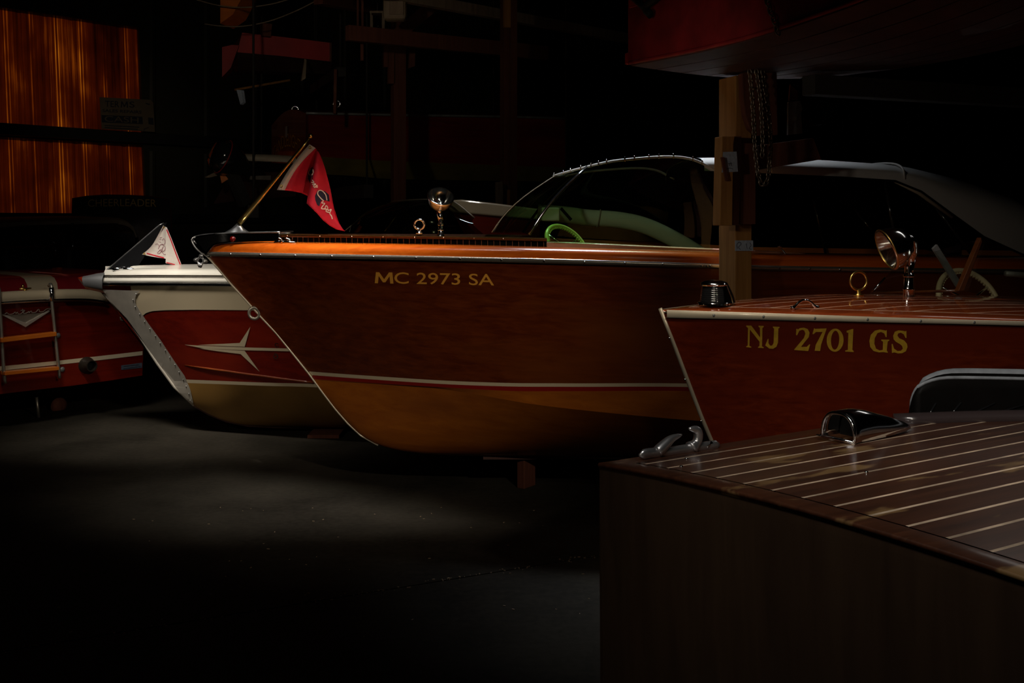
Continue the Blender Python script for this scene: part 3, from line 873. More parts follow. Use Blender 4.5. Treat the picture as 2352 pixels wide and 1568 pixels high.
# rub rail along the sheer
def sheer_pt(x, off=0.0, dz=0.0): return Vector((x, -max(bS(x) - off, 0.0), zS(x) + dz))
xs = samp(x_b, LA, 90, 1.5)
prof = [(-0.004, -0.014), (0.012, -0.013), (0.018, -0.004), (0.018, 0.004), (0.012, 0.013), (-0.004, 0.014)]
rows = [[Vector((x - (o if bS(x) < 0.02 else 0), -(bS(x) + o if bS(x) > 0 else 0.0), zS(x) + dz)) for x in xs] for o, dz in prof]
rail = both('rub_rail', rows, 'steel_rail', boat, smooth=True)
screw = MB(); screw.lathe([(0.0, 0.005), (0.005, 0.004), (0.007, 0.0), (0.007, -0.003)], n=10, axis=(0, -1, 0))
sm = screw.build('rail_screw', 'chrome', boat, smooth=True)
first = True
for px in (530, 598, 678, 762, 858, 956, 1057, 1152, 1250, 1343, 1436, 1523, 1612, 1624, 1632, 1790, 1860, 1930):
    py = 583 + (px - 500) * 0.0248
    p = AF.on_b(px, py, lambda x: bS(x) + 0.019)
    p.z = zS(p.x)
    if first: sm.location = p; first = False
    else: inst('rail_screw', sm.data, boat, p)
# rounded covering board above the rail
gp = [(0.0, 0.012), (0.0, 0.028), (0.006, 0.046), (0.020, 0.060), (0.042, 0.070), (0.075, 0.075), (0.125, 0.077)]
rows = [[sheer_pt(x, o, dz) for x in xs] for o, dz in gp]
cover = both('covering_board', rows, 'mahogany_orange', boat, smooth=True)
XWS = 1.72                                     # the fore deck ends at the windshield
xd = [x for x in xs if x <= XWS + 0.4]
rows = []
for k in range(9):
    t = k / 8
    rows.append([Vector((x, -max(bS(x) - 0.125, 0) * (1 - t), zS(x) + 0.077 + 0.03 * math.sin(t * PI / 2) * min(1, bS(x) / 0.6))) for x in xd])
both('foredeck', rows, 'mahogany_deck_light', boat, smooth=True)
xa = [x for x in xs if x >= XWS + 0.35]
both('side_deck', [[sheer_pt(x, 0.125, 0.077) for x in xa], [sheer_pt(x, 0.26, 0.080) for x in xa], [sheer_pt(x, 0.26, -0.45) for x in xa]], 'mahogany_deck_light', boat, smooth=True, auto=30)
both('cockpit_sole', [[sheer_pt(x, 0.26, -0.45) for x in xa], [Vector((x, 0, zS(x) - 0.45)) for x in xa]], 'black_vinyl', boat)
m = MB(); m.box((XWS + 0.37, 0, zS(2) - 0.19), (0.03, 1.3, 0.5)); m.build('dashboard', 'black_vinyl', boat)

# slatted toe rail on the fore deck
def rail_x(px, off=0.135): return AF.on_b(px, 548, lambda x: bS(x) - off).x
xr0, xr1 = rail_x(642), rail_x(1256)
xt_ = [xr0 + (xr1 - xr0) * k / 50 for k in range(51)]
both('vent_backing', [[sheer_pt(x, 0.150, 0.070) for x in xt_], [sheer_pt(x, 0.150, 0.122) for x in xt_]], 'black_vinyl', boat, solid=0.004)
cap = [(0.120, 0.108), (0.118, 0.116), (0.122, 0.124), (0.140, 0.126), (0.160, 0.124), (0.163, 0.108), (0.120, 0.108)]
tr_ = both('toe_rail', [[sheer_pt(x, o, dz) for x in xt_] for o, dz in cap], 'toe_wood', boat, smooth=True, auto=40)
both('rail_trim', [[sheer_pt(x, 0.1165, dz) for x in xt_] for dz in (0.1205, 0.1255)], 'brass', boat, solid=0.003)
sl = MB(); sl.box((0, 0, 0), (0.0045, 0.010, 0.046)); slm = None
n_sl = 46
for k in range(n_sl):
    x = xr0 + (xr1 - xr0) * (k + 0.5) / n_sl
    p = sheer_pt(x, 0.140, 0.094)
    if slm is None:
        o = sl.build('vent_slat', 'toe_wood', boat); slm = o.data; o.location = p
    else: inst('vent_slat', slm, boat, p)
pin = None
for px in (660, 735, 808, 880, 952, 1019, 1089, 1156, 1221):
    p = sheer_pt(rail_x(px, 0.118), 0.116, 0.116)
    if pin is None:
        mm = MB(); mm.lathe([(0, 0.004), (0.004, 0.002), (0.004, -0.002)], n=8, axis=(0, -1, 0)); o = mm.build('trim_pin', 'chrome', boat, smooth=True); pin = o.data; o.location = p
    else: inst('trim_pin', pin, boat, p)
# chrome bow cap: a shell on both bows that meets in a nose ahead of the stem
topl = [(441, 549), (446, 544), (462, 540), (490, 537), (530, 535), (580, 534), (643, 533)]
botl = [(474, 587), (474, 586), (475, 584.5), (484, 572), (500, 561), (560, 556.5), (643, 556)]
xn = AF.on_y(440, 550, 0).x
bN = plan(xn, 1.0, 3.42, 2.1)
bCap = lambda x: max(bN(x) - 0.05 * min(1, (x - xn) / 0.25) - 0.06 * min(1, max(0, (x - xn - 0.2) / 0.4)), 0.0)
rows = []
for k in range(7):
    t = k / 6
    a = smooth_line([Vector((p[0], p[1], 0)) for p in topl], 30); b = smooth_line([Vector((p[0], p[1], 0)) for p in botl], 30)
    r = []
    for p, q_ in zip(a, b):
        c = p.lerp(q_, t)
        v = AF.on_b(c.x, c.y, bCap)
        if v.x < xn + 0.005 or c.x < 446: v = AF.on_y(c.x, c.y, 0.0)
        r.append(v)
    rows.append(r)
m = MB(); m.grid(rows); m.grid(mirror(rows)); m.build('bow_cap', 'chrome', boat, smooth=True, solid=0.006)
edge = [rows[-1][k] for k in range(3)] + []
m = MB(); m.tube(smooth_line([AF.on_y(px, py, -0.004) for px, py in [(480, 590), (462, 580), (449, 568), (441, 554), (442, 547), (450, 543), (470, 539), (500, 537)]], 30), 0.0065, 8)
m.tube(rows[0][8:], 0.005, 8); m.tube(mirror([rows[0]])[0][8:], 0.005, 8); m.build('cap_bead', 'chrome_soft', boat, smooth=True)
# deck plate between the two rails with the staff socket
zt = rows[0][15].z
rT = rows[0]
m = MB(); m.grid([rT, [Vector((p.x, 0, p.z + 0.004)) for p in rT], mirror([rT])[0]]); m.build('bow_plate', 'chrome', boat, smooth=True)
sb = [AF.on_y(px, py, 0) for px, py in [(513, 535), (532, 524), (546, 511), (552, 513), (560, 524), (574, 534)]]
R_ = []
for hw, sc in ((0.045, 0), (0.03, 0), (0.014, 0), (0.0, 0)):
    pass
m = MB()
for side in (-1, 1):
    rws = []
    for p, hw in zip(sb, (0.045, 0.03, 0.012, 0.012, 0.03, 0.05)):
        rws.append([Vector((p.x, 0, p.z)), Vector((p.x, side * hw * 0.55, p.z - (p.z - sb[0].z) * 0.35 - 0.002)), Vector((p.x, side * hw, sb[0].z - 0.004))])
    m.grid(rws)
m.build('staff_socket', 'chrome_soft', boat, smooth=True)
lt = AF.on_b(535, 549, bCap)
m = MB(); m.lathe([(0, 0.022), (0.012, 0.018), (0.018, 0.008), (0.02, -0.01)], c=lt + Vector((0, 0.0, 0)), axis=(-0.3, -1, 0.1), n=16); nl = m.build('bow_light', 'nav_red', boat, smooth=True)
m = MB(); m.torus(lt + Vector((0.002, 0.004, 0)), 0.021, 0.004, axis=(-0.3, -1, 0.1), n=18, m=8); m.build('light_bezel', 'chrome', nl, smooth=True)
m = MB(); m.tube([sheer_pt(rail_x(px), 0.12, dz) for px, dz in ((546, 0.085), (549, 0.094), (556, 0.097), (572, 0.098), (590, 0.097))], [0.003, 0.005, 0.005, 0.004, 0.002], 8); m.build('chrome_spear', 'chrome', boat, smooth=True)
# bow shackle under the cap and the towing eye lower on the stem
c = AF.on_y(461, 598, 0)
m = MB()
star = []
for k in range(40):
    a = 2 * PI * k / 40
    rr = 0.034 + 0.011 * math.cos(4 * a + 0.5)
    star.append((rr * math.cos(a), rr * math.sin(a)))
hole = [(0.014 * math.cos(2*PI*k/40), 0.014 * math.sin(2*PI*k/40)) for k in range(40)]
for y in (-0.012, 0.012): pass
ring = [[c + Vector((x, y, z)) for x, z in lp] for lp, y in ((star, -0.012), (star, 0.012), (hole, 0.008), (hole, -0.008))]
m.grid(ring, close_u=True, close_v=True); m.build('bow_chock', 'chrome_soft', boat, smooth=True)
c2 = AF.on_y(461, 611, 0)
m = MB(); m.lathe([(0, -0.012), (0.008, -0.008), (0.009, 0), (0.006, 0.012)], c=c2, n=12); m.build('shackle_pin', 'chrome', boat, smooth=True)
c = AF.on_y(584, 719, 0)
m = MB(); m.torus(c, 0.033, 0.0105, axis=(0.0, 1, 0.12), n=30, m=10, squash=1.08)
m.tube([c + Vector((0.022, 0, 0.022)), AF.on_y(599, 709, 0)], [0.012, 0.017], 10); m.build('towing_eye', 'nickel_flat', boat, smooth=True)
# cleat on the covering board
cl = [AF.on_b(px, 555, lambda x: bS(x) - 0.06) for px in (630, 655, 679)]
zc = zS(cl[1].x) + 0.074
m = MB(); m.tube([Vector((cl[0].x, cl[0].y, zc + 0.002)), Vector((cl[1].x, cl[1].y, zc + 0.005)), Vector((cl[2].x, cl[2].y, zc + 0.002))], [0.006, 0.011, 0.006], 10, flat=1.0)
m.tube(smooth_line([Vector((cl[1].x + dx, cl[1].y, zc + dz)) for dx, dz in ((0.035, 0.004), (0.03, 0.016), (0.012, 0.026), (-0.004, 0.03))], 10), [0.006] * 5 + [0.005] * 3 + [0.004, 0.002], 8)
m.tube(smooth_line([Vector((cl[1].x + dx, cl[1].y, zc + dz)) for dx, dz in ((-0.02, 0.004), (-0.022, 0.018), (-0.03, 0.026), (-0.045, 0.03))], 10), [0.006] * 5 + [0.005] * 3 + [0.004, 0.002], 8)
m.build('deck_cleat', 'chrome', boat, smooth=True)
# registration number
fM = lambda u, v: (906 + u * 229, 651 + u * 4.5 - v * 26.5)
decal('letter', [[(861 + u * 43, 650 + u * 0.8 - v * 25.5) for u, v in MG]], bvA, AF, 'letter_amber', boat, 0.0015)
text_on('letter', 'C 2973 SA', fM, bvA, AF, 'letter_amber', boat, 0.0015, 0.006)

# spotlight on the fore deck
sp = AF.on_y(1012, 536, 0.0)
base_z = zS(sp.x) + 0.10
m = MB()
m.lathe([(0.036, -0.02), (0.036, 0.004), (0.030, 0.010), (0.022, 0.028), (0.017, 0.045), (0.0165, 0.052), (0.020, 0.055), (0.020, 0.060), (0.016, 0.064), (0.016, 0.085), (0.019, 0.088), (0.019, 0.098), (0.013, 0.103), (0.012, 0.13)], c=(sp.x, 0, base_z), n=24)
spl = m.build('spotlight_stand', 'chrome', boat, smooth=True, auto=40)
ax = Vector((0.20, -0.66, 0.72)).normalized()
lc_ = AF.on_y(1012, 452, 0.0) - ax * 0.0
prof = [(0.0, -0.098), (0.02, -0.096), (0.045, -0.085), (0.066, -0.062), (0.079, -0.034), (0.085, -0.008), (0.0875, 0.0), (0.0875, 0.008), (0.084, 0.012), (0.078, 0.010)]
m = MB(); m.lathe(prof, c=lc_, axis=ax, n=40, cap=False); lampb = m.build('spotlight_bowl', 'chrome', boat, smooth=True)
m = MB(); m.lathe([(0.079, 0.006), (0.074, -0.012), (0.055, -0.045), (0.03, -0.068), (0.0, -0.078)], c=lc_, axis=ax, n=40, cap=False); m.build('reflector', 'chrome', lampb, smooth=True)
m = MB(); m.lathe([(0.078, 0.006), (0.05, 0.012), (0.0, 0.015)], c=lc_, axis=ax, n=40, cap=False); m.build('lens', 'clear_glass', lampb, smooth=True)
m = MB(); m.lathe([(0.008, -0.06), (0.010, -0.03), (0.0, -0.022)], c=lc_, axis=ax, n=12); m.build('bulb', 'chrome', lampb, smooth=True)
m = MB(); m.tube([Vector((sp.x, 0, base_z + 0.12)), lc_ - ax * 0.085], [0.016, 0.022], 12); m.build('swivel', 'chrome', lampb, smooth=True)
# lifting ring beside it
rc = AF.on_y(963, 515, -0.02)
m = MB(); m.torus(rc, 0.031, 0.008, axis=(0.15, 1, 0.1), n=30, m=10)
m.lathe([(0.022, -0.062), (0.022, -0.052), (0.012, -0.046), (0.011, -0.034)], c=rc, n=16); m.build('lifting_ring', 'chrome', boat, smooth=True)

# windshield
def ws_pt(px, py, yl): return AF.on_y(px, py, yl)
bot = [ws_pt(1128, 533, 0.0), ws_pt(1135, 534, -0.22), ws_pt(1160, 535, -0.48), ws_pt(1216, 538, -0.66), ws_pt(1262, 556, -0.74), ws_pt(1400, 561, -0.78), ws_pt(1520, 567, -0.80), ws_pt(1630, 573, -0.81)]
top = [ws_pt(1272, 404, 0.0), ws_pt(1285, 400, -0.18), ws_pt(1325, 389, -0.42), ws_pt(1392, 373, -0.58), ws_pt(1445, 366, -0.63), ws_pt(1530, 360, -0.66), ws_pt(1590, 366, -0.68), ws_pt(1642, 390, -0.70)]
nW = 48
bl_ = smooth_line(bot, nW); tl_ = smooth_line(top, nW)
# index of the corner pillar
def rows_between(i0, i1, n=8, bulge=0.06):
    out = []
    for k in range(n + 1):
        t = k / n
        out.append([b.lerp(tp, t) + Vector((-bulge * 0.9 * math.sin(PI * t) * (1 - j / nW), -bulge * 0.5 * math.sin(PI * t), 0)) for j, (b, tp) in list(enumerate(zip(bl_, tl_)))[i0:i1 + 1]])
    return out
ic = min(range(nW), key=lambda j: abs((bl_[j] - bot[3]).length))
m = MB(); r1 = rows_between(0, ic); m.grid(r1); m.grid(mirror(r1)); m.build('windshield_front', 'green_glass', boat, smooth=True)
r2 = rows_between(ic, nW - 1); m = MB(); m.grid(r2); m.build('windshield_side', 'green_glass', boat, smooth=True)
m = MB(); m.grid(mirror(r2)); m.build('windshield_side', 'green_glass', boat, smooth=True)
pil = [r[0] for r in r2]
for pl2 in (pil, mirror([pil])[0]):
    m = MB(); m.tube(pl2, 0.009, 8); m.build('corner_pillar', 'black_gloss', boat, smooth=True)
m = MB(); m.tube([p + Vector((0, -0.010, 0.002)) for p in pil], 0.003, 6); m.build('pillar_trim', 'chrome', boat, smooth=True)
fl = [r1[-1][j] for j in range(len(r1[-1]))] + r2[-1][1:]
m = MB(); m.tube(fl, 0.008, 8); m.tube(mirror([fl])[0], 0.008, 8); m.build('windshield_frame', 'canvas_white', boat, smooth=True)
m = MB(); edge_l = [r[0] for r in r1]; m.tube([r[0] for r in rows_between(2, ic)], 0.003, 6); m.build('glass_edge', 'canvas_beige', boat, smooth=True)
stud = None
for px in (1272, 1292, 1312, 1332, 1356, 1376, 1392, 1432, 1459, 1487, 1516, 1551, 1592, 1614):
    j = min(range(len(fl)), key=lambda k: abs(CX + F * AF.w(fl[k]).x / AF.w(fl[k]).y - px))
    p = fl[j] + Vector((0, -0.008, 0.004))
    if stud is None:
        mm = MB(); mm.lathe([(0.0, 0.016), (0.005, 0.012), (0.005, -0.012), (0.0, -0.016)], n=8); o = mm.build('snap_stud', 'chrome', boat, smooth=True); stud = o.data; o.location = p
    else: inst('snap_stud', stud, boat, p)
# boards under the side glass
sbp = [AF.on_b(px, py, lambda x: bS(x) - 0.18) for px, py in ((1243, 560), (1330, 563), (1500, 571), (1640, 577), (1760, 582), (2000, 600))]
for side in (1, -1):
    rr = []
    for dy, dz in ((-0.02, -0.03), (-0.02, 0.010), (-0.012, 0.016), (0.02, 0.016), (0.02, -0.03)):
        rr.append([Vector((p.x, side * (p.y + dy), p.z + dz)) for p in smooth_line(sbp, 24)])
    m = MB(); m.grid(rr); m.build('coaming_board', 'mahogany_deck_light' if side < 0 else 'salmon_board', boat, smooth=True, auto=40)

# canvas top
stn = [(3.02, 0.70, 2.055, 2.09), (3.35, 0.74, 2.04, 2.095), (3.8, 0.76, 2.02, 2.075), (4.1, 0.77, 2.0, 2.055), (4.25, 0.77, 1.94, 2.04), (4.42, 0.76, 1.82, 2.01), (4.62, 0.75, 1.68, 1.97), (4.85, 0.73, 1.58, 1.90), (5.1, 0.70, 1.52, 1.78)]
rows = []
for x, hw, ze, zc_ in stn:
    r = []
    for k in range(25):
        a = PI * k / 24
        r.append(Vector((x, -hw * math.copysign(abs(math.cos(a)) ** 0.6, math.cos(a)), ze - 0.06 + (zc_ - ze + 0.06) * math.sin(a) ** 0.55)))
    rows.append(r)
canv = MB(); canv.grid(rows); ct = canv.build('canvas_top', 'canvas_white', boat, smooth=True)
shade_sheet = MB(); shade_sheet.grid([[Vector((p.x, p.y * 0.985, p.z - 0.012)) for p in r] for r in rows]); shade_sheet.build('canvas_shade', 'black_vinyl', ct, smooth=True)  # added dark sheet for the shade under the canvas
for xx, i in ((3.42, 1), (4.32, 3)):
    m = MB(); m.tube([p + Vector((0.05, 0, 0.004)) for p in rows[i]], 0.006, 6); m.build('canvas_seam', 'canvas_white', ct, smooth=True)
m = MB(); m.tube([Vector((4.1, -0.72, 1.945)), Vector((4.25, -0.72, 1.87)), Vector((4.45, -0.71, 1.73))], 0.012, 8); m.build('rear_bow', 'canvas_beige', ct, smooth=True)
m = MB()
for s in (-1, 1):
    for a_, b2_ in (((4.15, s * 0.70, 1.48), (4.05, s * 0.72, 1.96)), ((4.6, s * 0.68, 1.48), (4.35, s * 0.70, 1.80))):
        m = MB(); m.tube([Vector(a_), Vector(b2_)], 0.01, 8); m.build('canvas_bow', 'black_gloss', boat, smooth=True)
# padded far coaming seen through the glass
pts = [(1235, 488), (1300, 493), (1350, 500), (1420, 505), (1480, 518), (1540, 545), (1600, 580), (1660, 625)]
pp = smooth_line([AF.on_y(px, py, 0.62) for px, py in pts], 40)
m = MB(); m.tube(pp, 0.058, 14, flat=0.6); m.build('coaming_pad', 'vinyl_cream', boat, smooth=True)
m = MB(); m.tube([pp[12] + Vector((0.06 * math.sin(a) * 0.2, 0.038 * math.cos(a), 0.061 * math.sin(a))) for a in [2*PI*k/16 for k in range(16)]], 0.005, 6, closed=True); m.build('pad_seam', 'canvas_beige', boat, smooth=True)
m = MB(); m.box(AF.on_y(1262, 492, 0.40), (0.12, 0.30, 0.09)); m.build('chart_box', 'vinyl_cream', boat, bevel=0.01)
m = MB(); m.beam(AF.on_y(1288, 478, 0.3), AF.on_y(1312, 505, 0.3), 0.02, 0.02); m.build('wiper_arm', 'black_gloss', boat)
# steering wheel
wc = AF.on_y(1303, 566, -0.30)
wax = Vector((0.55, -0.60, 0.58)).normalized()
m = MB(); m.torus(wc, 0.155, 0.013, axis=wax, n=48, m=10); wheel = m.build('steering_wheel', 'wheel_lime', boat, smooth=True)
qz = wax.to_track_quat('Z', 'Y')
m = MB()
for k in range(54):
    a = 2 * PI * k / 54
    m.box(wc + qz @ Vector((0.142 * math.cos(a), 0.142 * math.sin(a), 0)), (0.014, 0.008, 0.012), (qz.to_matrix() @ Matrix.Rotation(a, 3, 'Z')))
m.build('finger_grips', 'wheel_lime', wheel)
m = MB()
for k in range(3):
    a = 2 * PI * k / 3 + 0.4
    m.tube([wc, wc + qz @ Vector((0.15 * math.cos(a), 0.15 * math.sin(a), 0))], 0.006, 6)
m.tube([wc, wc - wax * 0.3], 0.016, 8); m.build('wheel_spokes', 'chrome', wheel, smooth=True)
# small fittings on the after deck
p = AF.on_b(1808, 592, lambda x: bS(x) - 0.10)
m = MB(); m.tube(smooth_line([p + Vector(v) for v in ((0.0, 0, -0.02), (0.002, 0, 0.008), (-0.015, 0, 0.03), (-0.04, 0, 0.06))], 14), 0.004, 8); m.lathe([(0.01, 0.0), (0.012, 0.01), (0.0, 0.018)], c=p + Vector((-0.042, 0, 0.055)), n=12); m.build('rope_hook', 'chrome', boat, smooth=True)

# stand under the keel
def block(name, label, c, size, mat, cat='block', rot=0.0):
    t = thing(name, label, cat, Frame(c[0], c[1], rot))
    m = MB(); m.box((0, 0, size[2] / 2), size); m.build('timber', mat, t, bevel=0.004)
    return t
zk = AF.w((2.0, 0, kz)).z
g = P(1196, 1105, 7.14)
block('keel_block', 'short upright wooden block under the keel of the large boat', (g.x + 0.035, 7.0, 0), (0.055, 0.13, kz - 0.03), 'post_dark', 'block', -35.0)
block('keel_block', 'broad timber under the after keel of the large boat', (2.6, AF.w((4.5, 0, 0)).y, 0), (0.6, 0.2, kz - 0.031), 'post_dark')

# ------------------------------------------------------------------ flag staff and flag at the bow of the big boat
st = thing('flag_staff', 'slanted brass flag staff with ball top on the bow of the large boat', 'flagpole', AF)
a = AF.on_y(550, 512, 0.0); b_ = AF.on_y(710, 319, 0.0)
m = MB(); m.tube([a.lerp(b_, k / 10) for k in range(11)], [0.0185 - 0.010 * k / 10 for k in range(11)], 14); m.build('pole', 'brass', st, smooth=True)
ball = AF.on_y(713, 312, 0.0)
m = MB(); m.lathe([(0, -0.017), (0.010, -0.014), (0.0165, -0.005), (0.0165, 0.005), (0.010, 0.014), (0, 0.017)], c=ball, axis=(b_ - a), n=20); m.build('finial', 'brass', st, smooth=True)
fl_ = thing('bow_flag', 'red flag with white Chris Craft script hanging from the slanted brass staff', 'flag', AF)
# columns run from hoist to fly: (top pixel, bottom pixel, depth offset), folded forward at the ridge
cols = [((711, 331), (636, 436), 0.0), ((725, 340), (654, 437), 0.0), ((726, 342), (672, 439), 0.03), ((727, 343), (692, 443), 0.07), ((728, 344), (714, 454), 0.10),
        ((727, 345), (704, 467), -0.06), ((732, 349), (717, 479), -0.085), ((738, 362), (730, 492), -0.055), ((747, 388), (742, 506), -0.035), ((758, 430), (757, 518), 0.0), ((767, 478), (773, 527), 0.01), ((780, 518), (793, 531), 0.015)]
rowsF = []
NR = 24
for (tp, bp_, dy) in cols:
    r = []
    for k in range(NR + 1):
        t = k / NR
        sag = 0.0
        px = tp[0] + (bp_[0] - tp[0]) * t; py = tp[1] + (bp_[1] - tp[1]) * t
        if tp[0] < 727: px -= 7 * math.sin(PI * t) * (1 if tp[0] > 720 else 0.55); py -= 3 * math.sin(PI * t)
        amp = min(1.0, t * 3 + 0.15)
        r.append(AF.on_y(px, py, dy * amp + 0.006 * math.sin(5 * t + px * 0.05)))
    rowsF.append(r)
m = MB(); m.grid(rowsF[:2]); band = m.build('hoist_band', 'flag_white', fl_, smooth=True, solid=0.002)
m = MB(); m.grid(rowsF[1:6]); f1 = m.build('cloth_inner', 'flag_red', fl_, smooth=True, solid=0.0015)
m = MB(); m.grid(rowsF[5:]); f2 = m.build('cloth_outer', 'flag_red', fl_, smooth=True, solid=0.0015)
bvF = bvh_of([band, f1, f2], AF)
for px, py in ((712.5, 339), (646.5, 427)):
    p = AF.l(hit(bvF, px, py, 0.003))
    m = MB(); m.torus(p, 0.007, 0.003, axis=(0, 1, 0), n=16, m=6); m.build('grommet', 'brass', fl_, smooth=True)
decal('navy_disc', [[(721, 381), (712, 388), (707, 399), (707, 410), (712, 421), (718, 412), (719, 395)]], bvF, AF, 'flag_navy', fl_, 0.002, 5)
decal('navy_disc', [[(729, 437), (746, 439), (755, 447), (757, 463), (750, 461), (741, 459), (737, 462), (733, 474), (728, 470), (724, 460), (723, 450)]], bvF, AF, 'flag_navy', fl_, 0.002, 5)
strokes('script', [[(721, 397), (719, 388), (712, 389), (708, 395), (710, 401), (717, 402), (720, 398)],
                   [(718, 413), (722, 419), (716, 419)], [(718, 424), (724, 422), (721, 428), (729, 430)], [(722, 431), (727, 425), (728, 431)],
                   [(750, 460), (747, 447), (739, 438), (731, 438), (729, 446), (737, 456), (742, 461), (738, 466), (745, 467), (740, 474), (738, 479), (747, 480), (754, 482), (760, 484)],
                   [(745, 481), (748, 472), (752, 478), (748, 485), (758, 489)], [(752, 484), (760, 481), (757, 490), (761, 496), (763, 503)]], 2.2, bvF, AF, 'flag_script', fl_, 0.004)

# ================================================================== CREAM AND RED BOAT BEHIND THE BIG ONE
BF = Frame((215 - CX) * 8.8 / F, 8.8, 0.0)
wb = thing('speedboat', 'cream and red speedboat with silver stem plate and arrow emblem, pennant at its bow', 'boat', BF)
LB = 5.4
stem_px = [(222, 656), (240, 677), (262, 700), (290, 730), (320, 772), (360, 834), (400, 889), (445, 931), (480, 951), (520, 967), (570, 977), (640, 980), (760, 981)]
q = [BF.on_y(px, py, 0) for px, py in stem_px]
stB = hermite([v.x for v in q] + [LB], [v.z for v in q] + [q[-1].z]); kB = q[-1].z
xB = q[0].x
bB = plan(xB, 0.78, 2.7, 2.0, LB)
zB = table(BF, [(262, 655.5), (380, 656), (530, 657.5), (700, 661)], bB, [(LB, 1.05)])
x1 = first_x(BF, 392, 879); x2 = first_x(BF, 399, 888)
b1 = plan(x1, 0.72, 2.6, 1.9, LB); b2 = plan(x2, 0.715, 2.6, 1.9, LB)
z1 = table(BF, [(434, 871.5), (520, 875), (600, 878), (722, 881.5)], b1, [(LB, 0.43)])
z2 = table(BF, [(438, 879.5), (520, 882.5), (600, 885.5), (722, 889)], b2, [(LB, 0.40)])
def lcB(x0, bf, zf): return [Vector((x, -bf(x), stB(x) if i == 0 else zf(x))) for i, x in enumerate(samp(x0, LB))]
c0 = lcB(xB, bB, zB); c1 = lcB(x1, b1, z1); c2 = lcB(x2, b2, z2)
tb = both('topsides', ruled(c0, c1, 12, -0.02), 'mahogany_red', wb, smooth=True)
sb_ = both('white_stripe', [c1, c2], 'stripe_white', wb, smooth=True)
bb = both('bottom', bottom_rows(c2, stB, 14, 1.6), 'ochre_bottom', wb, smooth=True)
bvB = bvh_of([tb, sb_, bb], BF)
m = MB(); m.prism([c[-1] for c in (c0, c1, c2)] + [Vector((LB, 0, kB))] + [Vector((LB, -c[-1].y, c[-1].z)) for c in (c2, c1, c0)], (0.02, 0, 0)); m.build('transom', 'mahogany_red', wb)
m = MB(); m.tube([BF.on_y(px, py, 0) + Vector((0.002, 0, 0.0)) for px, py in stem_px[5:]], 0.012, 8); m.build('keel', 'dark_bottom', wb, smooth=True)
strip('cream_panel', [(300, 657), (380, 657), (530, 658.5), (720, 662)], [(316, 735), (330, 723), (337, 717.5), (350, 714), (380, 712), (450, 711), (575, 712), (720, 714)], 50, bvB, BF, 'cream_paint', wb, 0.002, 5)
# silver plate round the stem with its rivets
pl_ = [(236, 664), (322, 667), (318, 672), (312, 682), (312, 695), (322, 713), (342, 742), (370, 780), (400, 826), (425, 862), (438, 893), (445, 924), (444, 929), (431, 918), (402, 888), (362, 832), (322, 771), (292, 730), (264, 701), (243, 680)]
decal('stem_plate', [pl_], bvB, BF, 'cutwater_metal', wb, 0.006, 14)
m = MB(); m.tube([BF.on_y(px, py, 0) + Vector((0.004, 0, 0.002)) for px, py in stem_px[:8]], 0.014, 8); m.build('stem_edge', 'cutwater_metal', wb, smooth=True)
rv = None
for px, py in ((316, 674), (309, 687), (314, 703.5), (324, 720), (335.5, 737), (347.5, 754), (360, 770), (371, 786.5), (383, 803), (393, 819), (405, 836), (414.5, 853), (424, 870), (431, 886), (437, 903), (440, 918)):
    h = hit(bvB, px - 2, py, 0.008)
    if h is None: continue
    p = BF.l(h)
    if rv is None:
        mm = MB(); mm.lathe([(0, 0.003), (0.004, 0.002), (0.005, -0.002)], n=8, axis=(0, -1, 0)); o = mm.build('rivet', 'galvanised', wb, smooth=True); rv = o.data; o.location = p
    else: inst('rivet', rv, wb, p)
# arrow emblem
for nm, lp in (('arrow_shaft', [(424, 791), (470, 793.6), (563, 797.3), (700, 800.6), (700, 807), (563, 803.8), (470, 800)]),
               ('arrow_fin', [(455, 791.6), (551, 787), (575.5, 749.5), (562.5, 796)]),
               ('arrow_fin', [(458, 799.6), (562.5, 805), (596.5, 853), (553, 812.5), (500, 806)])):
    decal(nm, [lp], bvB, BF, 'cream_paint', wb, 0.003, 25)
strokes('chrome_letter', [[(640, 789), (634, 788), (632.5, 792), (635, 796), (641, 796)]], 1.6, bvB, BF, 'chrome', wb, 0.004)
strokes('chrome_letter', [[(630, 812), (635, 812), (638, 816), (637, 821), (632, 822), (629, 819), (631, 815), (636, 815)]], 1.8, bvB, BF, 'chrome', wb, 0.004)
m = MB(); m.tube([BF.l(hit(bvB, px, py, 0.0)) for px, py in [(424, 838), (450, 842), (480, 846.5), (520, 852), (560, 858), (600, 863), (650, 870), (700, 876.5), (720, 879)]], [0.002, 0.006, 0.009] + [0.010] * 6, 10); m.build('spray_rail', 'mahogany_topside', wb, smooth=True)  # darker wood puts the shadow under the lap into the rail's colour
# layered sheer: chrome, white, chrome, white
xsB = samp(xB + 0.07, LB, 70, 1.4)
def bpt(x, o, dz): return Vector((x, -max(bB(x) + o, 0.0), zB(x) + dz))
both('lower_moulding', [[bpt(x, o, dz) for x in xsB] for o, dz in ((0.0, -0.004), (0.012, 0.0), (0.018, 0.008), (0.016, 0.018), (0.006, 0.024))], 'chrome', wb, smooth=True)
both('white_moulding', [[bpt(x, o, dz) for x in xsB] for o, dz in ((0.006, 0.024), (0.014, 0.032), (0.015, 0.045), (0.008, 0.060))], 'white_paint', wb, smooth=True)
both('upper_moulding', [[bpt(x, o, dz) for x in xsB] for o, dz in ((0.008, 0.060), (-0.004, 0.066), (-0.006, 0.078), (0.0, 0.084))], 'steel_rail', wb, smooth=True)
both('deck_edge', [[bpt(x, o, dz) for x in xsB] for o, dz in ((0.0, 0.084), (-0.006, 0.10), (-0.03, 0.118), (-0.08, 0.128), (-0.14, 0.133))], 'white_paint', wb, smooth=True)
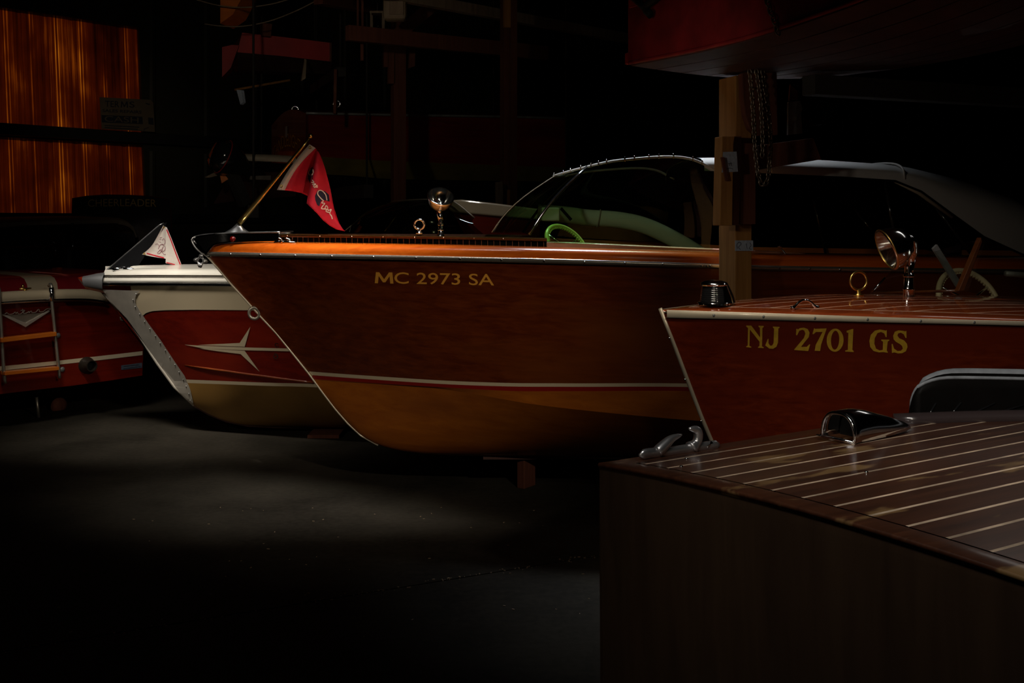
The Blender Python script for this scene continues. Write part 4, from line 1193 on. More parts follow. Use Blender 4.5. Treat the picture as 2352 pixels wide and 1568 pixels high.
both('deck', [[Vector((x, -max(bB(x) - 0.14, 0) * (1 - t), zB(x) + 0.133 + 0.02 * math.sin(t * PI / 2))) for x in xsB] for t in [k / 6 for k in range(7)]], 'white_paint', wb, smooth=True)
# chrome nose
rows = []
for px, ya, yb, hw in ((262, 624, 676, 0.115), (245, 625, 674, 0.10), (225, 627, 669, 0.085), (207, 631, 665, 0.07), (192, 634, 663, 0.055), (180, 636.5, 646, 0.03)):
    a = BF.on_y(px, ya, 0); b_ = BF.on_y(px + (8 if px < 200 else 0), yb, 0); c = (a + b_) / 2
    h = (a - b_) / 2
    rows.append([c + h * math.cos(2*PI*k/20) + Vector((0, hw * math.copysign(abs(math.sin(2*PI*k/20)) ** 0.8, math.sin(2*PI*k/20)), 0)) for k in range(20)])
m = MB(); m.grid(rows[1:5], close_u=True); ns = m.build('bow_nose', 'chrome_soft', wb, smooth=True)
m = MB(); m.grid(rows[4:], close_u=True); m.add(rows[-1], [tuple(range(20))]); m.build('nose_face', 'mahogany_red', ns, smooth=True)
# blade staff with chrome edge, lights
m = MB(); m.prism([BF.on_y(px, py, -0.008) for px, py in [(243, 623), (373, 513), (384, 510), (380, 518), (355, 556), (312, 618)]], (0, 0.016, 0)); bl = m.build('staff_blade', 'black_gloss', wb)
m = MB(); m.tube([BF.on_y(px, py, 0) for px, py in [(241, 624), (300, 574), (366, 517), (376, 512)]], [0.008, 0.007, 0.006, 0.004], 8); m.build('blade_edge', 'chrome_soft', bl, smooth=True)
for a, b_ in (((258, 618), (282, 617)), ((284, 617), (316, 620))):
    p0 = BF.on_y(a[0], a[1], -0.07); p1 = BF.on_y(b_[0], b_[1], -0.07)
    m = MB(); m.tube([p0, p0.lerp(p1, 0.25), p0.lerp(p1, 0.6), p1], [0.012, 0.017, 0.014, 0.004], 12); m.build('bow_lamp', 'chrome', wb, smooth=True)
# cockpit screen and wing
bo = [BF.on_y(px, py, y) for px, py, y in ((796, 533, 0.0), (812, 534, -0.2), (850, 536, -0.4), (920, 538, -0.52), (1010, 540, -0.55), (1115, 541, -0.56))]
to = [BF.on_y(px, py, y) for px, py, y in ((900, 463, 0.0), (915, 461, -0.16), (945, 459, -0.32), (990, 458, -0.42), (1040, 462, -0.46), (1090, 500, -0.50))]
a = smooth_line(bo, 30); b_ = smooth_line(to, 30)
rr = [[p.lerp(q_, k / 8) + Vector((-0.05 * math.sin(PI * k / 8), -0.04 * math.sin(PI * k / 8), 0.02 * math.sin(PI * k / 8))) for p, q_ in zip(a, b_)] for k in range(9)]
m = MB(); m.grid(rr); m.grid(mirror(rr)); m.build('cockpit_screen', 'smoke_glass', wb, smooth=True)
m = MB(); m.tube(rr[-1], 0.006, 8); m.tube(mirror([rr[-1]])[0], 0.006, 8); m.build('screen_frame', 'nickel_flat', wb, smooth=True)
m = MB(); m.tube([BF.on_y(884, 531, -0.2), BF.on_y(921, 481, -0.15)], 0.005, 8); m.build('screen_strut', 'brass', wb, smooth=True)
m = MB(); m.tube([BF.on_y(793, 529, -0.02), BF.on_y(838, 492, -0.02)], 0.004, 8); m.build('screen_strut', 'nickel_flat', wb, smooth=True)
m = MB(); m.lathe([(0, 0.3), (0.25, 0.26), (0.36, 0.1), (0.36, -0.2)], c=BF.on_y(985, 545, 0.05), n=24); m.build('seat_cover', 'black_gloss', wb, smooth=True)
wg = [BF.on_y(px, py, -0.42) for px, py in [(1030, 460), (1060, 458), (1140, 467), (1240, 480), (1240, 504), (1140, 496), (1040, 487), (1030, 480)]]
m = MB(); m.prism(wg, (0, 0.25, 0)); m.build('cream_wing', 'cream_paint', wb, bevel=0.012)
wg = [BF.on_y(px, py, -0.40) for px, py in [(1040, 487), (1140, 496), (1240, 504), (1240, 545), (1070, 545)]]
m = MB(); m.prism(wg, (0, 0.2, 0)); m.build('wing_panel', 'mahogany_red', wb)
for xk in (1.9, 4.2):
    p = BF.w((xk, 0, 0)); block('keel_chock', 'flat wooden chock under the keel of the cream and red speedboat' if xk < 3 else 'flat wooden chock under the stern of the cream and red speedboat', (p.x, p.y, 0), (0.25, 0.5, max(kB - 0.014, 0.02)), 'post_dark')

# pennant
pn = thing('bow_pennant', 'small cream pennant with red border and maroon drawing on the blade staff', 'flag', BF)
ho = smooth_line([Vector((p[0], p[1], 0)) for p in [(375, 517), (366, 534), (352, 559), (340, 573), (326, 584)]], 14)
f1_ = resample([Vector((382, 522, 0)), Vector((381.5, 594, 0))], 14)
rw = [[BF.on_y(p.lerp(q_, k / 8).x, p.lerp(q_, k / 8).y + (4 * (k / 8) * (1 - k / 8) if j == 13 else 0), -0.02 + 0.03 * math.sin(PI * k / 8) - 0.03 * (k / 8)) for j, (p, q_) in enumerate(zip(ho, f1_))] for k in range(9)]
m = MB(); m.grid(rw); e1 = m.build('cloth_inner', 'flag_cream', pn, smooth=True)
f2_ = resample([Vector((381, 522, 0)), Vector((380.5, 604, 0))], 14)
ed = resample([Vector((383, 521, 0)), Vector((395, 550, 0)), Vector((407, 582, 0)), Vector((419, 613, 0))], 14)
rw2 = [[BF.on_y(p.lerp(q_, k / 8).x, p.lerp(q_, k / 8).y, -0.055 + 0.03 * k / 8 * (j / 13)) for j, (p, q_) in enumerate(zip(f2_, ed))] for k in range(9)]
m = MB(); m.grid(rw2); e2 = m.build('cloth_outer', 'flag_cream', pn, smooth=True)
bvP = bvh_of([e1, e2], BF)
strokes('red_border', [[(337, 581.2), (350, 585), (365, 589), (379, 592.5)]], 2.6, bvP, BF, 'flag_red', pn, 0.003)
strokes('red_border', [[(383, 527), (393, 552), (404, 582), (415.5, 611)]], 2.6, bvP, BF, 'flag_red', pn, 0.003)
strokes('red_border', [[(382, 602.5), (392, 605), (402, 607.5)]], 2.2, bvP, BF, 'flag_red', pn, 0.003)
strokes('drawing', [[(373, 552), (377, 548), (380, 555), (377, 562), (372, 560)], [(364, 572), (369, 562), (378, 564), (380, 572), (374, 578), (366, 574)], [(376, 566), (372, 576), (377, 584), (381, 584)], [(371, 572), (364, 578), (362, 582), (368, 581), (374, 574)], [(356, 561), (362, 560), (366, 566)], [(367, 546), (373, 545)], [(366, 550), (371, 550)], [(364, 555), (370, 556)]], 0.9, bvP, BF, 'maroon_print', pn, 0.003)
for px, py in ((377, 522), (331.5, 582)):
    h = hit(bvP, px, py, 0.003)
    if h is not None:
        m = MB(); m.torus(BF.l(h), 0.006, 0.003, axis=(0, 1, 0), n=14, m=6); m.build('grommet', 'brass', pn, smooth=True)

# ================================================================== BOAT AT THE LEFT EDGE, STERN TOWARDS US
CF = Frame(-4.198, 8.925, 49.26)
cb_ = thing('launch', 'red mahogany launch at the left edge, stern to us, with a boarding ladder', 'boat', CF)
xcen = CF.on_y(57, 740, 0).x
def cy(px, py, y=0.0): return CF.on_y(px, py, y)
right = [cy(px, py) for px, py in [(60, 694), (120, 691), (180, 688), (240, 687), (290, 690), (318, 697), (328, 712), (331, 740), (330, 780), (329, 812), (327, 862), (250, 874), (170, 885), (100, 893)]]
poly = right + [Vector((2 * xcen - p.x, p.y, p.z)) for p in right[::-1]]
m = MB(); m.prism(poly, (0, 0.03, 0)); tC = m.build('transom', 'mahogany_red', cb_)
rows = []
for y, s, dz in ((0.03, 1.0, 0), (1.2, 1.05, 0.02), (2.4, 1.0, 0.05), (3.6, 0.75, 0.12), (4.5, 0.30, 0.2), (4.8, 0.03, 0.24)):
    rows.append([Vector((xcen + (p.x - xcen) * s, y, p.z + (dz if p.z > 0.8 else dz * 1.3))) for p in poly])
m = MB(); m.grid(rows, close_u=True); m.build('hull', 'mahogany_red', cb_, smooth=True)
bvC = bvh_of([tC], CF)
strip('waterline_stripe', [(-60, 847.5), (0, 841), (120, 829.5), (240, 816), (327, 806)], [(-60, 858), (0, 851), (120, 838.5), (240, 825.5), (327, 815)], 20, bvC, CF, 'stripe_white', cb_, 0.003)
decal('maker_label', [[(278, 839), (326, 832.5), (326, 844), (278, 849)]], bvC, CF, 'label_blue', cb_, 0.003)
strokes('label_print', [[(282, 841), (300, 839), (318, 837)], [(282, 846), (300, 844), (322, 841)]], 1.0, bvC, CF, 'ink', cb_, 0.005)
# white roll over the top of the transom
pth = [cy(px, py, -0.02) for px, py in [(57, 681), (100, 679), (150, 677.5), (200, 678), (232, 683), (252, 690)]]
pth = [Vector((2 * xcen - p.x, p.y, p.z)) for p in pth[::-1]] + pth[1:]
pth = smooth_line(pth, 40)
m = MB(); m.tube(pth, [0.02] + [0.052] * 36 + [0.045, 0.03, 0.01], 18); m.build('stern_roll', 'cream_paint', cb_, smooth=True)
m = MB(); m.tube([p + Vector((0, -0.043, -0.036)) for p in pth[1:-2]], 0.012, 8); m.build('roll_trim', 'chrome', cb_, smooth=True)
# padded bolster: red, cream, red
def bol(name, pa, pb, mat, px_lift=0.0):
    xa_ = cy(pa, 660, 0.25).x; xb_ = cy(pb, 660, 0.25).x
    m = MB()
    pr = [(0.16, 0.98), (0.15, 1.10), (0.17, 1.17), (0.22, 1.215), (0.30, 1.235), (0.45, 1.24), (1.6, 1.245)]
    m.grid([[Vector((x, y, z)) for x in (xa_, xb_)] for y, z in pr])
    return m.build(name, mat, cb_, smooth=True)
bol('bolster', -140, 52, 'red_vinyl'); bol('cream_bolster', 52, 121, 'cream_paint'); bol('bolster', 121, 300, 'red_vinyl')
for pa, pb in ((-120, 52), (121, 240)):
    for z in (1.105, 1.07):
        xa_ = cy(pa, 660, 0.15).x; xb_ = cy(pb, 660, 0.15).x
        m = MB(); m.tube([Vector((xa_, 0.145, z)), Vector((xb_, 0.145, z))], 0.005, 6); m.build('piping', 'red_vinyl', cb_, smooth=True)
m = MB(); m.grid([[Vector((xcen - 1.0, y, z)) for y, z in ((0.0, 1.04), (0.2, 1.05), (1.6, 1.05), (4.4, 1.3))], [Vector((xcen + 1.0, y, z)) for y, z in ((0.0, 1.04), (0.2, 1.05), (1.6, 1.05), (4.4, 1.3))]]); m.build('deck', 'red_vinyl', cb_)
# stern cleat
p = cy(58, 672, -0.02)
m = MB(); m.lathe([(0.03, -0.02), (0.03, -0.008), (0.012, 0.0), (0.012, 0.03)], c=p, n=14); m.tube([p + Vector((-0.05, 0, 0.035)), p + Vector((0, 0, 0.03)), p + Vector((0.05, 0, 0.035))], [0.006, 0.011, 0.006], 8); m.lathe([(0.009, 0), (0.012, 0.03), (0.0, 0.045)], c=p + Vector((-0.02, 0, 0.03)), n=10); m.build('stern_cleat', 'brass', cb_, smooth=True)
# ladder
for pts in ([(112, 656, 0.0), (116, 652, -0.05), (119, 662, -0.085), (119, 690, -0.085), (123, 730, -0.085), (128, 780, -0.085), (133, 830, -0.085), (137, 868, -0.085)],
            [(-8, 665, 0.0), (-4, 660, -0.05), (-1, 672, -0.085), (-1, 700, -0.085), (2, 740, -0.085), (5, 790, -0.085), (8, 840, -0.085), (12, 880, -0.085)]):
    q = [cy(*v) for v in pts]
    m = MB(); m.tube(smooth_line(q, 30), 0.0135, 10); m.build('ladder_rail', 'nickel_flat', cb_, smooth=True)
q = cy(118, 676, -0.085)
m = MB(); m.tube([cy(118, 660, -0.085), cy(119, 690, -0.085)], 0.02, 12); m.build('ladder_hook', 'chrome', cb_, smooth=True)
for (a, b_, hh) in (((-2, 781), (125, 766), 0.022), ((6, 857), (131, 845), 0.018)):
    m = MB(); m.beam(cy(a[0], a[1], -0.085), cy(b_[0], b_[1], -0.085), 0.08, hh * 1.6); m.build('ladder_tread', 'ladder_tread', cb_, bevel=0.004)
for px, py in ((133, 770), (143, 848)):
    m = MB(); m.lathe([(0, 0.012), (0.02, 0.006), (0.024, 0)], c=cy(px, py, -0.003), axis=(0, -1, 0), n=14); m.build('tread_pad', 'galvanised', cb_, smooth=True)
# exhaust and drain
c = cy(198, 838, 0)
m = MB(); m.lathe([(0.072, 0.0), (0.070, 0.02), (0.058, 0.035), (0.050, 0.10), (0.042, 0.10), (0.042, 0.0)], c=c, axis=(0, -1, 0), n=28, cap=False); ex = m.build('exhaust_pipe', 'exhaust_metal', cb_, smooth=True, auto=40)
m = MB(); m.lathe([(0.043, 0.03), (0.0, 0.03)], c=c, axis=(0, -1, 0), n=20, cap=False); m.build('pipe_bore', 'dark_hole', ex)
c = cy(282, 730, 0)
m = MB(); m.torus(c, 0.022, 0.008, axis=(0, 1, 0), n=20, m=8); m.build('vent_ring', 'nickel_flat', cb_, smooth=True)
# V badge and script
R_ = cy(112, 715); A_ = cy(57, 751); Ai = cy(57, 741); Ri = cy(99, 718)
mir = lambda p: Vector((2 * A_.x - p.x, p.y, p.z + 0.0))
m = MB(); m.prism([mir(Ri), Ri, Ai], (0, -0.006, 0)); m.build('badge_plate', 'nickel_flat', cb_)
m = MB()
m.prism([R_, A_, Ai, Ri], (0, -0.018, 0)); m.build('badge_bar', 'cutwater_metal', cb_, bevel=0.003)
m = MB(); m.prism([mir(R_), A_, Ai, mir(Ri)], (0, -0.018, 0)); m.build('badge_bar', 'cutwater_metal', cb_, bevel=0.003)
scr = [(-60, 1010), (0, 1004), (60, 998), (105, 985), (140, 955), (170, 985), (215, 996), (290, 975), (325, 940), (345, 978), (375, 945), (400, 988), (470, 972), (515, 905), (545, 908), (505, 955), (530, 975), (590, 960), (640, 925), (635, 962), (690, 918), (705, 955), (790, 945), (842, 885), (868, 892), (875, 932), (960, 932), (1020, 882), (1105, 860), (1112, 885), (990, 958), (1100, 925)]
bvC2 = bvh_of([tC], CF)
ln_ = smooth_line([Vector((u / 9.8, 620 + v / 9.8, 0)) for u, v in scr], 160)
m = MB(); m.tube([CF.l(hit(bvC2, p.x, p.y, 0.012)) for p in ln_], 0.0035, 6); m.build('script_badge', 'cutwater_metal', cb_, smooth=True)
m = MB(); m.tube([cy(51, 709.5, -0.012), cy(54, 713, -0.012)], 0.0035, 6); m.tube([cy(47, 713, -0.012), cy(56, 712.4, -0.012)], 0.0035, 6); m.build('script_cross', 'cutwater_metal', cb_, smooth=True)
# hard top with its rounded corner, farther forward
yT = 1.9
top_px = [(-120, 523), (0, 515), (80, 511.5), (160, 509.5), (230, 508), (270, 508), (292, 513), (306, 524), (314, 545)]
pp = smooth_line([cy(px, py, yT) for px, py in top_px], 40)
m = MB(); m.grid([[p + Vector((0, dy, dz)) for p in pp] for dy, dz in ((0, -0.03), (0, 0.015), (0.05, 0.04), (0.9, 0.06), (0.9, -0.03))]); m.build('hard_top', 'canvas_beige', cb_, smooth=True, auto=50)
m = MB(); m.tube([p + Vector((0, -0.012, -0.03)) for p in pp[:-6]], 0.009, 8); m.build('top_trim', 'chrome', cb_, smooth=True)
m = MB(); m.tube([pp[-1], cy(318, 640, yT)], 0.02, 8); m.build('top_pillar', 'black_gloss', cb_, smooth=True)
m = MB(); m.tube([cy(166, 512, yT), cy(170, 640, yT)], 0.016, 8); m.build('top_pillar', 'black_gloss', cb_, smooth=True)
# mirror under the top, seats
m = MB(); m.lathe([(0, -0.03), (0.05, -0.01), (0.055, 0.01), (0.0, 0.02)], c=cy(128, 557, yT), axis=(0, -1, 0), n=18); m.tube([cy(128, 557, yT), cy(128, 600, yT)], 0.012, 8); m.build('spot_lamp', 'black_gloss', cb_, smooth=True)
for px in (60, 200, 262):
    c = cy(px, 600, 1.5); m = MB(); m.box(c, (0.5, 0.14, 0.30)); m.build('seat_back', 'black_vinyl', cb_, bevel=0.05)
# trailer under it
tl = thing('boat_trailer', 'low trailer in the dark under the launch at the left edge', 'trailer', CF)
zb = 0.45
m = MB(); m.beam((xcen - 0.4, 0.5, 0.23), (xcen - 0.4, 4.2, 0.23), 0.08, 0.1); m.beam((xcen + 0.4, 0.5, 0.23), (xcen + 0.4, 4.2, 0.23), 0.08, 0.1); m.beam((xcen - 0.8, 1.8, 0.19), (xcen + 0.8, 1.8, 0.19), 0.08, 0.06); m.beam((xcen - 0.8, 0.6, 0.19), (xcen + 0.8, 0.6, 0.19), 0.08, 0.06); m.build('frame', 'girt_dark', tl)
for s in (-0.75, 0.75):
    m = MB(); m.lathe([(0.06, -0.07), (0.125, -0.07), (0.14, -0.05), (0.14, 0.05), (0.125, 0.07), (0.06, 0.07)], c=(xcen + s, 1.8, 0.14), axis=(1, 0, 0), n=28); m.build('wheel', 'rubber', tl, smooth=True, auto=40)
g = cy(84, 912, 0.3); g2 = cy(89, 992, 0.3)
m = MB(); m.tube([g, Vector((g2.x, g2.y, 0.0))], 0.014, 8); m.build('prop_leg', 'nickel_flat', tl, smooth=True)
m = MB(); m.lathe([(0, 0.0), (0.07, 0.005), (0.075, 0.03), (0.03, 0.05)], c=cy(132, 931, 0.55), axis=(0, -1, 0), n=18); m.build('tail_lamp', 'post_dark', tl, smooth=True)
m = MB(); m.beam(cy(205, 965, 0.4), cy(188, 988, 0.4), 0.05, 0.03); m.build('guide_bracket', 'galvanised', tl)

# ================================================================== RUNABOUT "NJ 2701 GS"
DF = Frame((1520 - CX) * 3.9 / F, 3.9, 22.0)
nj = thing('runabout', 'mahogany runabout with gold NJ 2701 GS lettering and striped deck', 'boat', DF)
LD = 3.6
sp_ = [(1518, 708), (1545, 778), (1580, 871), (1612, 955), (1642, 1026), (1675, 1100)]
q = [DF.on_y(px, py, 0) for px, py in sp_]
xk = q[-1].x
stD = hermite([v.x for v in q] + [xk + 0.12, xk + 0.35, xk + 0.8, LD], [v.z for v in q] + [q[-1].z - 0.16, q[-1].z - 0.28, q[-1].z - 0.34, q[-1].z - 0.34])
kD = stD(LD)
xD = q[0].x
bD = plan(xD, 0.76, 2.0, 2.0, LD)
zD = table(DF, [(1535, 720), (1735, 725.5), (2080, 735.5), (2352, 742.5)], bD, [(LD, 1.24)])
xcD = first_x(DF, 1642, 1026)
bDc = plan(xcD, 0.66, 2.0, 1.9, LD)
z0c = stD(xcD)
zDc = hermite([xcD, xcD + 0.8, xcD + 2.0, LD], [z0c, z0c - 0.14, z0c - 0.20, z0c - 0.22])
c0 = [Vector((x, -bD(x), zD(x) if i else stD(x))) for i, x in enumerate(samp(xD, LD))]
c1 = [Vector((x, -bDc(x), zDc(x) if i else stD(x))) for i, x in enumerate(samp(xcD, LD))]
td = both('topsides', ruled(c0, c1, 14, -0.02), 'mahogany_planked', nj, smooth=True)
bd_ = both('bottom', bottom_rows(c1, stD, 10, 1.3), 'dark_bottom', nj, smooth=True)
m = MB(); m.prism([c[-1] for c in (c0, c1)] + [Vector((LD, 0, kD))] + [Vector((LD, -c[-1].y, c[-1].z)) for c in (c1, c0)], (0.02, 0, 0)); m.build('transom', 'mahogany_planked', nj)
bvD = bvh_of([td, bd_], DF)
# stem cap: flat pale metal strip with screws
sl_ = [DF.on_y(px, py, 0) for px, py in sp_]
m = MB(); m.tube([p + Vector((-0.003, 0, 0.0)) for p in sl_], 0.0075, 8); m.build('stem_band', 'pale_metal', nj, smooth=True)
scw = None
for px, py in ((1541, 776), (1577, 871), (1614, 966)):
    p = DF.on_y(px, py, 0) + Vector((-0.009, -0.004, 0))
    if scw is None:
        mm = MB(); mm.lathe([(0, 0.003), (0.0035, 0.002), (0.0045, -0.002)], n=10, axis=(-0.6, -1, 0)); o = mm.build('stem_screw', 'chrome', nj, smooth=True); scw = o.data; o.location = p
    else: inst('stem_screw', scw, nj, p)
# rub rail
xsD = samp(xD + 0.012, LD, 80, 1.4)
def dpt(x, o, dz): return Vector((x, -max(bD(x) + o, 0.0), zD(x) + dz))
def hh_(x): return 0.0135 - 0.0055 * min(1, max(0, (x - 0.05) / 0.8))
both('rub_rail', [[dpt(x, o, dz * hh_(x)) for x in xsD] for o, dz in ((0.0, -1.0), (0.010, -1.0), (0.013, -0.7), (0.013, 0.7), (0.010, 1.0), (0.0, 1.0))], 'pale_metal', nj, smooth=True, auto=50)
# spear end of the rail near the stem
p0 = [DF.l(hit(bvD, px, py, 0.016)) for px, py in ((1548, 719), (1566, 714.5), (1640, 716))]
m = MB(); m.tube(p0, [0.002, 0.004, 0.003], 8); m.build('rail_spear', 'chrome', nj, smooth=True)
scw = None
for px, py in ((1640, 724), (1754, 727), (1872, 730.5), (1993, 733.5), (2115, 737), (2238, 740)):
    p = DF.on_b(px, py, lambda x: bD(x) + 0.0135); 
    if scw is None:
        mm = MB(); mm.lathe([(0, 0.002), (0.004, 0.0018), (0.0055, 0.0)], n=12, axis=(0, -1, 0)); o = mm.build('rail_screw', 'galvanised', nj, smooth=True); scw = o.data; o.location = p
    else: inst('rail_screw', scw, nj, p)
# deck: covering boards, caulked planks with pale seams
CRN = 0.045
def dz_deck(x, y):
    b = max(bD(x), 1e-4)
    return zD(x) + 0.012 + CRN * (1 - min(1, abs(y) / b) ** 2) * min(1, b / 0.5)
XE = 2.05                                     # fore deck ends at the cockpit
wcb = 0.085
xds = [x for x in samp(xD, XE, 60, 1.4)]
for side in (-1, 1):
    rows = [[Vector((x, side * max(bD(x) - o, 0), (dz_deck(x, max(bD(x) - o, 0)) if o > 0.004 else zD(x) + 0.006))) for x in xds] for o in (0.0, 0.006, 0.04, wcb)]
    m = MB(); m.grid(rows); m.build('covering_board', 'deck_red' if side < 0 else 'deck_red_lit', nj, smooth=True)  # far board wears the lit copy of deck_red
ins = lambda x: max(bD(x) - wcb, 0)
xi = [x for x in xds if ins(x) > 0]
m = MB(); m.grid([[Vector((x, ins(x) * t, dz_deck(x, ins(x) * t) - 0.003)) for x in xi] for t in [-1 + k / 8 for k in range(17)]]); m.build('caulking', 'caulk', nj, smooth=True)
pw, gap = 0.078, 0.006
def x_in(y):
    lo, hi = xD, XE
    for _ in range(40):
        mid = (lo + hi) / 2
        if ins(mid) > y: hi = mid
        else: lo = mid
    return hi
ny = int(0.78 / pw) + 1
dk = []
for i in range(-ny, ny):
    ya, yb = i * pw + gap / 2, (i + 1) * pw - gap / 2
    yo = max(abs(ya), abs(yb)); yi = min(abs(ya), abs(yb))
    if yi > ins(XE) - 0.01: continue
    ra = []; rb = []
    xa0 = x_in(abs(ya)) + gap; xb0 = x_in(abs(yb)) + gap
    if min(xa0, xb0) > XE - 0.05: continue
    for k in range(16):
        t = k / 15
        xA = min(xa0 + (XE - xa0) * t, XE); xB_ = min(xb0 + (XE - xb0) * t, XE)
        ra.append(Vector((xA, ya, dz_deck(xA, ya)))); rb.append(Vector((xB_, yb, dz_deck(xB_, yb))))
    m = MB(); m.grid([[p - Vector((0, 0, 0.004)) for p in ra], ra, rb, [p - Vector((0, 0, 0.004)) for p in rb]])
    dk.append(m.build('deck_plank', 'deck_red', nj))
    if i > -ny:                               # pale seam on this plank's edge
        ys = i * pw
        xs0 = x_in(abs(ys)) + 0.002
        if xs0 < XE - 0.05:
            sa = []; sb2 = []
            for k in range(16):
                xx = xs0 + (XE - xs0) * k / 15
                sa.append(Vector((xx, ys - gap / 2, dz_deck(xx, ys - gap / 2)))); sb2.append(Vector((xx, ys + gap / 2, dz_deck(xx, ys + gap / 2))))
            mm = MB(); mm.grid([sa, sb2]); mm.build('seam', 'caulk', nj)
for side in (-1, 1):
    xe_ = [x for x in samp(x_in(0.0) , XE, 50, 1.4)]
    mm = MB(); mm.grid([[Vector((x, side * max(bD(x) - o, 0), dz_deck(x, max(bD(x) - o, 0)) + 0.0006)) for x in xe_] for o in (wcb - 0.003, wcb + 0.0035)]); mm.build('seam', 'caulk', nj)
bvK = bvh_of(dk, DF)
both('side_deck', [[dpt(x, -0.006, 0.012) for x in xsD if x > XE - 0.02], [dpt(x, -0.17, 0.02) for x in xsD if x > XE - 0.02], [dpt(x, -0.17, -0.4) for x in xsD if x > XE - 0.02]], 'deck_red', nj)
m = MB(); m.box((XE + 0.78, 0, 0.95), (1.5, 1.0, 0.03)); m.build('cockpit_sole', 'black_vinyl', nj)
m = MB(); m.box((XE + 0.02, 0, 1.13), (0.03, 1.0, 0.44)); m.build('dashboard', 'mahogany_red', nj)
m = MB(); m.box((XE + 1.1, 0, 1.12), (0.16, 1.1, 0.36)); m.build('seat_back', 'black_vinyl', nj, bevel=0.04)
# lettering
def z5(u, v): return (1480 + u / 3.92, 600 + v / 3.92)
def z6(u, v): return (1852 + u / 3.92, 600 + v / 3.92)
gl = {}
gl['N'] = [[(918,576),(963,577),(1042,683),(1040,596),(1028,587),(1028,578),(1075,580),(1075,589),(1063,598),(1059,764),(1074,771),(1074,779),(1024,776),(1024,769),(1036,762),(1037,722),(950,612),(946,760),(963,767),(963,775),(917,771),(917,764),(930,757),(934,598),(918,587)]]
gl['J'] = [[(1157,585),(1217,588),(1217,597),(1206,604),(1203,730),(1190,766),(1160,785),(1125,784),(1088,755),(1112,695),(1118,697),(1117,735),(1132,757),(1150,757),(1163,735),(1168,604),(1157,594)]]
gl['2'] = [[(1365,662),(1368,606),(1377,605),(1381,612),(1400,600),(1435,595),(1470,607),(1487,640),(1480,680),(1410,768),(1462,768),(1485,745),(1493,747),(1475,806),(1348,796),(1352,788),(1435,690),(1450,650),(1440,622),(1420,614),(1395,624),(1375,664)]]
gl['7'] = [[(1513,650),(1528,600),(1537,606),(1640,602),(1636,617),(1592,745),(1582,805),(1533,803),(1542,752),(1604,634),(1545,634),(1522,655)]]
el = lambda cx, cy_, rx, ry, sk: [(cx + rx * math.cos(a) - sk * math.sin(a), cy_ + ry * math.sin(a)) for a in [2 * PI * k / 36 for k in range(36)]]
gl['0'] = [el(1717, 708, 76, 104, 2), el(1717, 708, 37, 85, 4)]
gl['1'] = [[(1820,624),(1865,609),(1881,607),(1872,795),(1884,805),(1884,815),(1808,810),(1808,801),(1831,795),(1836,641),(1822,640)]]
gl['G'] = [[(2172,622),(2182,616),(2181,680),(2171,680),(2160,648),(2130,634),(2098,645),(2074,690),(2070,740),(2086,785),(2118,800),(2146,795),(2148,722),(2132,712),(2132,702),(2205,703),(2205,711),(2190,720),(2182,800),(2190,812),(2190,822),(2150,815),(2110,818),(2062,805),(2033,770),(2025,715),(2038,660),(2075,622),(2120,612),(2155,618)]]
gS = [[(900,622),(901,688),(892,688),(876,655),(850,640),(825,648),(820,668),(835,690),(880,710),(905,740),(910,770),(895,808),(862,825),(825,827),(790,818),(770,824),(767,742),(776,742),(790,785),(820,805),(850,803),(868,785),(862,760),(840,742),(805,722),(785,700),(781,668),(795,632),(830,619),(870,624),(890,628)]]
for k, lps in gl.items():
    decal('letter', [[z5(*p) for p in lp] for lp in lps], bvD, DF, 'gold_leaf', nj, 0.0015)
decal('letter', [[z6(*p) for p in lp] for lp in gS], bvD, DF, 'gold_leaf', nj, 0.0015)

def deck_at(px, py):
    h = hit(bvK, px, py, 0.0)
    return DF.l(h) if h is not None else DF.on_y(px, py, 0)
# bow lamp: ribbed lens under a chrome hood
c = DF.on_z(1640, 699, dz_deck(0.30, 0.0))
s_ = DF.w(c).y / F
m = MB(); m.lathe([(0.062, 0.0), (0.062, 0.006), (0.055, 0.010)], c=c, n=32); lampn = m.build('lamp_base', 'chrome', nj, smooth=True, auto=40)
pr = [(0.052, 0.008)]
for k in range(8):
    z = 0.010 + k * 0.0075; r = 0.051 - 0.0085 * k / 8
    pr += [(r, z), (r + 0.0015, z + 0.0037), (r - 0.0006, z + 0.0072)]
m = MB(); m.lathe(pr, c=c, n=32); m.build('lamp_lens', 'black_gloss', lampn, smooth=True)
m = MB()
hood = []
for k in range(19):                     # shell behind the lens, lofted from lens rim to tail
    a = -PI / 2 * 0.93 + PI * 0.93 * k / 18
    col = []
    for j in range(9):
        t = j / 8
        r0 = (0.054 - 0.009 * t)
        ext = 1.0 + 0.55 * math.cos(a) ** 2 * (1 - t ** 2)
        col.append(c + Vector((math.cos(a) * r0 * ext + 0.004, math.sin(a) * r0 * 1.02, 0.005 + 0.072 * t)))
    hood.append(col)
m.grid(hood); m.lathe([(0.047, 0.068), (0.050, 0.072), (0.047, 0.080), (0.030, 0.087), (0.0, 0.090)], c=c, n=32, cap=False); m.build('lamp_hood', 'chrome', lampn, smooth=True, auto=50)
# cleat
c = deck_at(1848, 708)
d_ = Vector((1, 0, 0))
m = MB()
for s in (-1, 1):
    m.tube(smooth_line([c + Vector((s * dx, 0, dz)) for dx, dz in ((0.054, 0.0), (0.042, 0.008), (0.026, 0.021), (0.010, 0.028), (0.0, 0.029))], 14), [0.011, 0.0085, 0.007, 0.006, 0.0055, 0.005, 0.005, 0.005, 0.005, 0.005, 0.005, 0.005, 0.005, 0.005], 10)
m.build('deck_cleat', 'chrome', nj, smooth=True)
